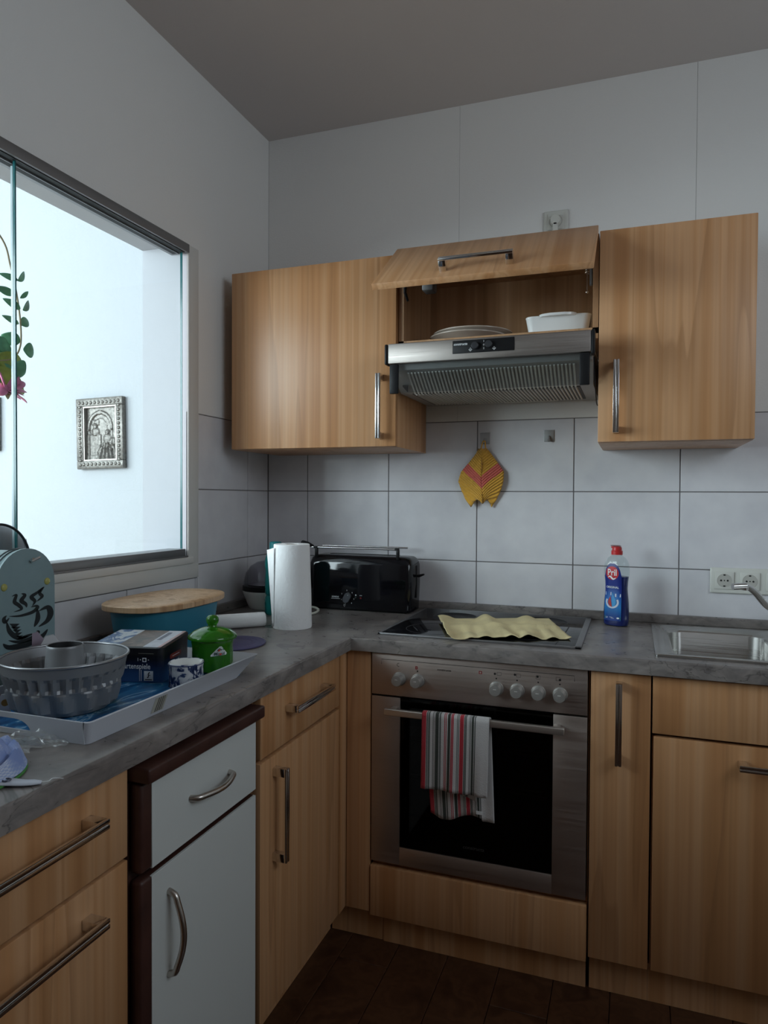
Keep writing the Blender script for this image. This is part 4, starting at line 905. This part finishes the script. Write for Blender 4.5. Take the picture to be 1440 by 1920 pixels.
P('top_print', MB().poly([lt(-.045, .004), lt(-.005, .004), lt(-.005, TD-.004), lt(-.045, TD-.004)]), mat('tin_top_white', (.50, .52, .58), .3, var=.15, vscale=60), ld, smooth=0, label='pale panel on lid')
P('top_print', MB().poly([lt(-.040, .060, .0007), lt(-.030, .060, .0007), lt(-.030, .125, .0007), lt(-.040, .125, .0007)]), mat('tin_navy', (.02, .025, .07), .3), ld, smooth=0, label='navy stripe on lid')
P('top_print', MB().poly([lt(-.012, .004, .0007), lt(-.005, .004, .0007), lt(-.005, TD-.004, .0007), lt(-.012, TD-.004, .0007)]), mat('tin_pink', (.45, .24, .22), .3), ld, smooth=0, label='pink edge on lid')
def tnf(x, z): return Vector((x, -.0006, z))
def tns(y, z): return Vector((.0006, y, z))
mb = MB().text('Kartenspiele', .0165, lambda x, y: tnf(-.0255+x, .034+y), 'RIGHT', sx=.82).text('1', .0095, lambda x, y: tnf(-.0535+x, .0485+y)).rect(-.0435, -.0345, .044, .053, tnf)
mb.poly([tnf(-.049, .047), tnf(-.046, .0485), tnf(-.049, .050)]).poly([tnf(-.031, .047), tnf(-.028, .0485), tnf(-.031, .050)])
mb.rect(-.040, -.0195, .004, .025, tnf).rect(-.047, -.0455, .003, .027, tnf).rect(-.0505, -.0495, .003, .027, tnf)
P('lettering', mb, LABELW, t, smooth=0, label='white lettering and badge on front')
def tnf2(x, z): return Vector((x, -.0009, z))
mb = MB().stroke(curve2([(-.0325, .0105), (-.0300, .013), (-.0300, .019), (-.0270, .0225)]), .0011, tnf2).stroke([(-.0300, .0165), (-.0255, .0160)], .0007, tnf2).rect(-.0375, -.022, .0055, .0075, tnf2).disc(-.039, .0485, .0030, tnf2)
P('lettering', mb, INK, t, smooth=0, label='dark figure in badge')
P('lettering', MB().stroke(rrect(.040, .098, .0425, .0515, .0043), .001, tns).prism(rrect(.040, .098, .0425, .0515, .0043), lambda y, z, d: Vector((d, y, z)), .0003, .0008), mat('tin_red', (.16, .02, .015), .4), t, smooth=0, label='red pill shaped badge on side')
P('lettering', MB().text('Klassik', .014, lambda x, y: tns(.070+x, .0310+y), shear=.2).rect(.050, .088, .0465, .0475, lambda y, z: tns(y, z)+Vector((.0006, 0, 0))), LABELW, t, smooth=0, label='white script on side')
P('slot_line', MB().rect(-.052, -.018, .0620, .0627, lambda x, z: tnf(x, z)-Vector((0, .0009, 0))), mat('tin_pale', (.3, .3, .25), .3), t, smooth=0)  # thin pale line on the lid front
# cup
def delft():
    m = mat('blue_white_china', (.7, .7, .7), .12); t = m.node_tree; b = t.nodes['Principled BSDF']
    n = nd(t, 'ShaderNodeTexNoise', Scale=38.0, Detail=3.0, Distortion=2.0); t.links.new(mapped(t, (1, 1, 1), False), n.inputs['Vector'])
    t.links.new(ramp(t, n.outputs[0], [(.36, (.012, .022, .075)), (.43, (.05, .075, .17)), (.47, (.56, .58, .62)), (.7, (.70, .71, .72))]), b.inputs['Base Color']); return m
t = thing('china_cup', 'small blue and white china cup without handle on the tray', 'cup', (.495, -1.235, Z+.0056), R(20), local=True)
def sq(r, z, n=48, e=2.35): return [Vector((x, y, z)) for x, y in so(r, r, n, e)]
P('cup', MB().loft([sq(.028, .0004), sq(.031, .002), sq(.0335, .008), sq(.0345, .056), sq(.0332, .0565), sq(.0318, .010), sq(.026, .006)]), delft(), t, smooth=45)
BLU = mat('china_blue', (.025, .045, .14), .15)
mb = MB(); mb.tube(sq(.0349, .0535), .0010, 6, closed=True); mb.tube(sq(.0338, .008), .0009, 6, closed=True)
for a in range(4):
    q = Matrix.Rotation(R(90*a+45), 3, 'Z')
    for d in (-.0035, .0035): mb.tube([q @ Vector((.0358, d, .008)), q @ Vector((.0368, d, .053))], .0008, 6)
P('blue_border', mb, BLU, t)
P('lining', MB().loft([sq(.0316, .0558), sq(.0312, .010), sq(.024, .0072)], False, True), PORC, t, smooth=45)
# green jar
GLG = mat('green_glass', (.040, .26, .012), .06, trans=.45, ior=1.4, coat=.3)
t = thing('lidded_glass_jar', 'green glass jar with domed lid and knob on the tray', 'jar', (.456, -1.080, Z+.0056), local=True)
def ribbed(p):
    r = math.hypot(p.x, p.y); a = math.atan2(p.y, p.x); k = 1+(.018*math.cos(14*a) if .006 < p.z < .048 and r > .03 else 0); return Vector((p.x*k, p.y*k, p.z))
P('body', MB().lathe([(0, .0004), (.034, .0004), (.037, .003), (.0375, .006), (.0378, .020), (.0380, .040), (.0378, .049), (.0385, .056), (.0395, .062), (.0385, .066), (.0365, .066), (.0350, .055), (.0345, .010), (.032, .006), (0, .006)], 84, (0, 0, 0), ribbed), GLG, t, smooth=50)
P('lid', MB().lathe([(0, .0664), (.040, .0664), (.0455, .0685), (.0465, .0715), (.0440, .076), (.034, .0845), (.020, .0900), (.010, .0920), (.0085, .0950), (.0085, .097), (.011, .1005), (.0122, .106), (.0112, .1115), (.0075, .1155), (0, .1170)], 56), GLG, t, smooth=50)
va = R(-38)
def js(x, z, off=.0022): a = va+x/.0385; r = .0386+off+(.0014 if z > .054 else 0); return Vector((r*math.cos(a), r*math.sin(a), z))
tri = [(-.0155, .0375), (.0125, .0385), (.0145, .0420), (.0030, .0580), (-.0005, .0578), (-.0158, .0405)]
P('sticker', MB().poly([js(*p) for p in tri]), mat('sticker_white', (.72, .76, .74), .4), t, smooth=0, label='white triangular sticker')
P('lettering', MB().text('Mogul', .0092, lambda x, y: js(-.0005+x, .0425+y, .0028), shear=.15, sx=.85).stroke([(-.004, .0495), (.000, .0535), (.003, .0500), (.006, .0525), (.008, .0495)], .0009, lambda x, z: js(x, z, .0028)), mat('sticker_ink', (.02, .05, .05), .5), t, smooth=0)
t.scale = (1.2, 1.2, 1.08)
P('print_dot', MB().disc(.0015, .0415, .0022, lambda x, z: js(x, z, .0031), 12).disc(-.001, .0495, .0022, lambda x, z: js(x, z, .0025), 12), mat('sticker_red', (.55, .05, .03), .5), t, smooth=0)
# arched glass box with coffee cup print
t = thing('arched_glass_box', 'frosted glass arched box with painted coffee cup and wire handle', 'container', (.115, -1.36, Z))
FROST = mat('frosted_glass', (.22, .31, .325), .32, spec=.5, var=.12, vscale=9)
yc, hw, hz = -1.3600, .0735, .2215
def arch(hw_, z0_, zt, n=20): return [(yc-hw_, z0_), (yc+hw_, z0_)]+[(yc+hw_*math.cos(PI*i/n), zt+hw_*math.sin(PI*i/n)) for i in range(n+1)]
P('end_panel', MB().prism(arch(hw, Z+.001, Z+hz), lambda y, z, d: Vector((d, y, z)), .195, .2000), FROST, t)
P('end_panel', MB().prism(arch(hw, Z+.001, Z+hz), lambda y, z, d: Vector((d, y, z)), .030, .0350), FROST, t)
P('roll_cover', MB().prism(arch(hw-.004, Z+.004, Z+hz-.001), lambda y, z, d: Vector((d, y, z)), .0355, .1945), mat('frosted_body', (.20, .29, .30), .4), t)
mb = MB()
for x in (.186, .176, .06): mb.tube([(x, yc+(hw-.001)*math.cos(PI*i/24), Z+hz+(hw-.001)*math.sin(PI*i/24)) for i in range(25)], .0016, 8)
P('wire_band', mb, mat('dark_wire', (.10, .12, .13), .35, .8), t)
P('handle', MB().tube([(.125, yc+.0005+.080*math.cos(PI*i/28), Z+hz+.036+.085*math.sin(PI*i/28)) for i in range(29)], .0028, 10), mat('handle_wire', (.06, .065, .07), .3, .8), t)
P('latch', MB().tube([(.2002, yc+.012, Z+hz+.048), (.2075, yc+.012, Z+hz+.050)], .004, 12).tube([(.207, yc+.006, Z+hz+.047), (.2085, yc+.026, Z+hz+.054)], .0028, 10), CHROME, t)
YEL = mat('yellow_stud', (.42, .40, .12), .25)
for y, z in ((yc-.054, .2215), (yc+.053, .2225)): P('stud', MB().sphere((.200, y, Z+z), .0075, .5, 1, 1), YEL, t)
def gp(x, z): return Vector((.2004, yc+x*1.05+.006, Z+.212-.72*(.180-z)))
mb = MB(); hump = lambda m: (lambda k: 1.45*m*math.sin(PI*min(1, max(.03, k)))**.8)
for pts, w in (([(-.052, .098), (-.045, .070), (-.026, .047), (-.002, .045)], .0040), ([(.020, .118), (.021, .090), (.012, .068)], .0042), ([(-.046, .112), (-.02, .108), (.008, .112), (.020, .122), (.016, .128), (.004, .127)], .0034),
               ([(.024, .112), (.046, .118), (.053, .098), (.044, .078), (.022, .066)], .0055), ([(-.060, .040), (-.045, .026), (-.005, .024), (.030, .036), (.046, .054)], .0060), ([(-.048, .046), (-.025, .036), (.005, .038), (.022, .050), (.018, .056)], .0040), ([(-.030, .043), (-.010, .046), (.010, .050)], .0030),
               ([(-.040, .166), (-.030, .168), (-.034, .150), (-.024, .138), (-.018, .126), (-.036, .122)], .0032), ([(-.018, .170), (-.010, .164), (-.018, .150), (-.008, .138), (-.006, .128)], .0036), ([(.008, .130), (.014, .142), (.006, .156), (.020, .166), (.036, .180)], .0034), ([(.018, .140), (.032, .152), (.026, .164), (.038, .180)], .0030),
               ([(-.046, .108), (-.055, .098), (-.058, .108), (-.052, .116)], .0032)): mb.stroke(curve2(pts, 8), hump(w), gp)
for k in range(5): mb.poly([gp(-.046+k*.0035, .092-k*.0095), gp(-.036+k*.0035, .076-k*.0075), gp(-.022+k*.002, .086-k*.0085)])
P('cup_picture', mb, mat('picture_black', (.008, .012, .014), .5), t, smooth=0, label='black painted steaming coffee cup')
# petals peeking behind the cake tin
def petal_piece(name, loc, rz, label, s=1.0):
    t = thing(name, label, 'ornament', loc, rz, local=True)
    pts = [(-.016, 0), (.016, 0), (.0155, .02), (.010, .036), (.002, .047), (-.004, .046), (-.012, .030)]
    for k, (dx, dy, tilt, m, nm) in enumerate(((0, 0, .22, mat('petal_white', (.68, .68, .70), .35), 'petal'), (-.012, .016, -.22, mat('petal_pink', (.42, .34, .42), .35), 'petal'))):
        pp = P(nm, MB().prism(pts, lambda x, z, d: Vector(((x*s+dx*s), (dy+d-math.tan(tilt)*z*.0+(-tilt*.1*z))*s, z*s)), 0, .004), m, t, label='white petal' if k == 0 else 'pink petal')
        if k == 0: P('dot', MB().disc(.004*s, .026*s, .0085*s, lambda x, z: Vector((x, -.0006*s-.022*z*.9, z)), 18), mat('ochre_dot', (.36, .20, .045), .5), pp, smooth=0)
petal_piece('petal_ornament', (.254, -1.352, Z+.0056), R(45), 'white and pink petal piece with ochre dot behind the cake tin', 2.45)
petal_piece('petal_ornament', (.286, -1.494, Z+.0056), R(45), 'small pink and white petal piece at the tray end by the left edge', .75)
# plastic bag, blue cloth
def bag(u, v):
    x = .315+.175*v+.02*math.sin(u*6); y = -1.572-.15*u*(1-.55*v)-.018*math.sin(v*5); q = Vector((u*7, v*7, 1.3))
    z = abs(noise.noise(q))*.030+abs(noise.noise(q*2.3))*.012; e = min(u, 1-u, v, 1-v)*5; return Vector((x, y, Z+.0012+z*min(1, e+.15)))
tag(P('plastic_bag', MB().grid(44, 36, bag), FILM, smooth=12), 'crumpled clear plastic bag lying beside the tray', 'bag')
t = thing('blue_cloth', 'blue and white checked cloth with a snap strap at worktop edge', 'cloth', (.50, -1.74, Z))
def chk():
    m = mat('checked_cotton', (.4, .45, .7), .9); t = m.node_tree; b = t.nodes['Principled BSDF']
    n = nd(t, 'ShaderNodeTexNoise', Scale=16.0, Detail=3.0); t.links.new(mapped(t, (1, 1, 1), False), n.inputs['Vector'])
    w = nd(t, 'ShaderNodeTexChecker', Scale=90.0); w.inputs[1].default_value = (.55, .60, .74, 1); w.inputs[2].default_value = (.36, .44, .68, 1); t.links.new(mapped(t, (1, 1, 1), False, 'UV'), w.inputs[0])
    t.links.new(mixc(t, ramp(t, n.outputs[0], [(.50, (0, 0, 0)), (.66, (1, 1, 1))]), w.outputs[0], (.24, .32, .60)), b.inputs['Base Color']); return m
def mound(u, v):
    a = 2*PI*u; r = .098*(1+.16*noise.noise(Vector((math.cos(a)*1.6, math.sin(a)*1.6, .4))))*v
    q = Vector((r*math.cos(a)*22, r*math.sin(a)*22, 2)); rid = 1-abs(noise.noise(q))*2.4
    z = .040*(1-v**2.6)+.016*rid*(1-v**6)+.007*noise.noise(q*3.1)+.012*math.exp(-((v-.88)/.07)**2)-.008*math.exp(-((v-.74)/.07)**2)
    return Vector((.470+r*math.cos(a)*.80, -1.742+r*math.sin(a)*1.02, Z+.0035+max(0, z)))
P('folded_fabric', MB().grid(64, 22, mound), chk(), t, smooth=70)
P('green_trim', MB().tube([(.470+.080*math.cos(R(a)), -1.742+.101*math.sin(R(a)), Z+.0024) for a in range(-50, 75, 5)], .0020, 8), mat('green_binding', (.06, .24, .05), .7), t)
st = curve([(.530, -1.735, Z+.007), (.545, -1.722, Z+.0045), (.566, -1.715, Z+.0035), (.579, -1.709, Z+.0035), (.589, -1.703, Z+.003)], 6); ws = [.0125, .0120, .0095, .0085, .004]
mb = MB(); L_ = []; Q_ = []
for i, p in enumerate(st):
    d_ = (st[min(i+1, len(st)-1)]-st[max(i-1, 0)]).normalized(); nrm = Vector((-d_.y, d_.x, 0)).normalized(); k = i/(len(st)-1)*(len(ws)-1); j = min(int(k), len(ws)-2); w = ws[j]+(ws[j+1]-ws[j])*(k-j); L_.append(p+nrm*w); Q_.append(p-nrm*w)
a_ = mb.ring(L_); b2_ = mb.ring(Q_); mb.bridge(a_, b2_, False)
sp_ = P('strap', mb, mat('strap_white', (.60, .64, .72), .8), t, thick=.002)
P('snap', MB().tube([(.5460+.0050*math.cos(2*PI*i/24), -1.7215+.0050*math.sin(2*PI*i/24), Z+.0072) for i in range(24)], .0012, 8, closed=True), mat('snap_grey', (.10, .11, .15), .35, .5), sp_)
P('thread', MB().tube(curve([(.589, -1.703, Z+.0035), (.593, -1.694, Z+.002), (.591, -1.684, Z+.0018), (.598, -1.672, Z-.002)], 5), .0006, 5), LABELW, sp_)

# ------------------------------------------------------------ pass-through sill and the next room
t = thing('domed_appliance', 'grey domed appliance on the window sill behind the glass', 'appliance', (-.105, -1.185, OZ0))
DG = mat('grey_plastic', (.17, .17, .185), .4)
P('shell', MB().lathe([(0, 0), (.060, 0), (.0625, .003), (.0625, .050), (.060, .075), (.050, .102), (.034, .118), (.015, .126), (0, .128)], 48, (0, 0, 0), lambda p: Vector((-.108+p.x*.98, -1.185+p.y*1.72, OZ0+.0004+p.z))), DG, t, smooth=50)
P('lid_ridge', MB().lathe([(.020, .1215), (.024, .128), (.0, .132)], 36, (0, 0, 0), lambda p: Vector((-.108+p.x, -1.215+p.y*1.6, OZ0+p.z))), DG, t, smooth=50)
P('vent_patch', MB().grid(6, 6, lambda u, v: (lambda a, z: Vector((-.108+.0630*math.cos(a)*(1-.08*v), -1.185+.0628*1.72*math.sin(a)*(1-.06*v), OZ0+z)))(R(42+26*u), .050+.036*v)), mat('vent_pale', (.30, .31, .34), .5), t, thick=.001)
LEAF = mat('leaf_green', (.14, .34, .19), .45, var=.35, vscale=30); LEAF2 = mat('leaf_olive', (.32, .36, .06), .45, var=.3, vscale=30)
t = thing('flower_arrangement', 'artificial flowers in a vase behind the glass, leafy stem and pink bloom', 'flowers', (-.10, -1.32, OZ0))
P('vase', MB().lathe([(0, .0005), (.038, .0005), (.050, .03), (.055, .09), (.040, .16), (.026, .20), (.030, .22), (.026, .22), (.022, .20)], 36, (-.10, -1.345, OZ0)), mat('vase_white', (.7, .7, .7), .2), t)
main = curve([(-.10, -1.345, 1.31), (-.10, -1.30, 1.50), (-.10, -1.245, 1.62), (-.10, -1.175, 1.66)], 8)
P('stem', MB().tube(main, .003, 8), LEAF, t)
st = curve([(-.10, -1.30, 2.02), (-.10, -1.155, 1.938), (-.10, -1.121, 1.870), (-.10, -1.102, 1.800), (-.10, -1.092, 1.735), (-.10, -1.093, 1.68), (-.10, -1.115, 1.645), (-.10, -1.16, 1.63)], 8)
P('stem', MB().tube(st, .0022, 7), mat('stem_tan', (.36, .28, .17), .7), t)
def leaf(c, d, L_, w, m, nm='leaf', curl=.2, nrm=(1, .2, .2)):
    d = Vector(d).normalized(); nv = Vector(nrm); s = d.cross(nv).normalized(); q = s.cross(d).normalized(); c = Vector(c)
    def f(u, v):
        x = u*L_; ww = w*math.sin(PI*min(1, u*.96+.02))**.75*(1.15-.3*u); k = (v-.5)*2
        return c+d*x+s*ww*k+q*(abs(k)*ww*.25-curl*L_*u*u)
    P(nm, MB().grid(8, 4, f), m, t, smooth=70, thick=.0006)
for (y, z, dy, dz, L_, w, m) in ((-1.098, 1.842, .035, .030, .050, .010, LEAF), (-1.100, 1.842, -.05, .004, .046, .008, LEAF), (-1.105, 1.805, -.05, .006, .048, .010, LEAF), (-1.092, 1.800, .03, .026, .036, .006, LEAF), (-1.094, 1.772, -.05, .012, .050, .010, LEAF), (-1.090, 1.770, .035, .030, .050, .011, LEAF),
    (-1.090, 1.735, .040, .022, .046, .013, LEAF), (-1.094, 1.735, -.05, .012, .044, .008, LEAF), (-1.094, 1.690, -.04, .006, .045, .017, LEAF), (-1.086, 1.672, .045, .004, .042, .019, LEAF), (-1.12, 1.650, -.05, .03, .06, .022, LEAF), (-1.125, 1.665, -.05, .018, .05, .020, LEAF),
    (-1.17, 1.640, .08, -.012, .105, .026, LEAF2), (-1.115, 1.628, .03, -.012, .042, .024, LEAF), (-1.165, 1.615, .06, -.03, .075, .028, LEAF), (-1.175, 1.610, .09, -.035, .125, .024, LEAF2), (-1.150, 1.600, .03, -.05, .065, .026, LEAF2)):
    leaf((-.10+rnd.uniform(-.006, .006), y, z), (rnd.uniform(-.008, .008), dy, dz), L_, w, m, nrm=(1, rnd.uniform(-.3, .3), rnd.uniform(-.4, .2)))
PINK = mat('petal_rose', (.70, .20, .36), .55, var=.3, vscale=40)
for k in range(9):
    a = -60+k*30; leaf((-.10+.012*math.cos(k*2.4), -1.150, 1.562), (.02*math.cos(k*2.1), math.cos(R(a*.55))*.8, math.sin(R(a*.55))*.35), .070, .022, PINK, 'petal', .1, (.6, .2, 1))
P('bud', MB().sphere((-.10, -1.150, 1.562), .016), PINK, t)

# pictures on the far wall
def relief(u, v):     # generic courtyard scene in relief; u right, v up, 0..1
    h = .0012*noise.noise(Vector((u*38, v*52, 0)))
    r = math.hypot((u-.44)/.36, (v-.60)/.30)
    if v > .56 and .86 < r < 1.06: h += .004
    if .60 < r < .86 and v > .52: h -= .002
    if v < .58 and abs(u-.44) > .31 and abs(u-.44) < .38: h += .003
    if .20 < u < .42 and .66 < v < .76: h += .003
    def g(cu, cv, su, sv, a): return a*max(0, 1-((u-cu)/su)**2-((v-cv)/sv)**2)**.6
    h += g(.30, .64, .075, .055, .0075)+g(.30, .54, .13, .08, .006)+g(.66, .52, .07, .05, .008)+g(.66, .40, .13, .10, .008)+g(.82, .34, .10, .08, .006)
    if v < .34: h += g(.66, .16, .30, .19, .009)*(1+.5*math.sin((u-.66)*60/(1.3-v*2)))
    if v < .48 and u < .48: h += .0025+(.0018 if math.sin(u*62) > 0 else 0)
    if v < .10: h += .002
    return h
PEWTER = mat('pewter', (.15, .14, .125), .36, .5, var=.35, vscale=90)
def picture(x0, x1, z0, z1, tilt, label, detail=True):
    cx, cz = (x0+x1)/2, (z0+z1)/2; w, h = (x1-x0)/2, (z1-z0)/2
    t = thing('relief_picture', label, 'picture', (cx, .2, cz), local=True, group='pewter relief pictures in the next room'); t.rotation_euler = (0, tilt, 0)
    fw_ = .038; fr = P('frame', MB().box(-w, w, -.028, -.0006, h-fw_, h, b=.004).box(-w, w, -.028, -.0006, -h, -h+fw_, b=.004).box(-w, -w+fw_, -.0275, -.0006, -h+fw_, h-fw_, b=.004).box(w-fw_, w, -.0275, -.0006, -h+fw_, h-fw_, b=.004), PEWTER, t)
    mb = MB()
    for s in (-1, 1):
        for k in range(15): mb.sphere((s*(w-.022), -.0285, -h+.02+k*(2*h-.04)/14), .0085, 1, .45, 1, 8)
        for k in range(1, 10): mb.sphere((-w+.02+k*(2*w-.04)/10, -.0285, s*(h-.022)), .0085, 1, .45, 1, 8)
    P('ornament', mb, PEWTER, fr); iw, ih = w-fw_, h-fw_
    mb = MB().box(-iw, iw, -.024, -.004, ih-.006, ih).box(-iw, iw, -.024, -.004, -ih, -ih+.006).box(-iw, -iw+.006, -.024, -.004, -ih+.006, ih-.006).box(iw-.006, iw, -.024, -.004, -ih+.006, ih-.006)
    P('inner_frame', mb, mat('pewter_bright', (.30, .285, .26), .3, .6), fr)
    P('relief', MB().grid(64, 92, lambda u, v: Vector((-iw+2*iw*u, -.006-relief(u, v), -ih+2*ih*v))), PEWTER, t, smooth=60)
picture(-1.1167, -.8490, 1.4305, 1.7610, R(-1.2), 'pewter relief picture on the far white wall seen through the glass')
picture(-1.877, -1.611, 1.5250, 1.7920, 0, 'pewter frame cut off by the left photo edge, below the flowers')
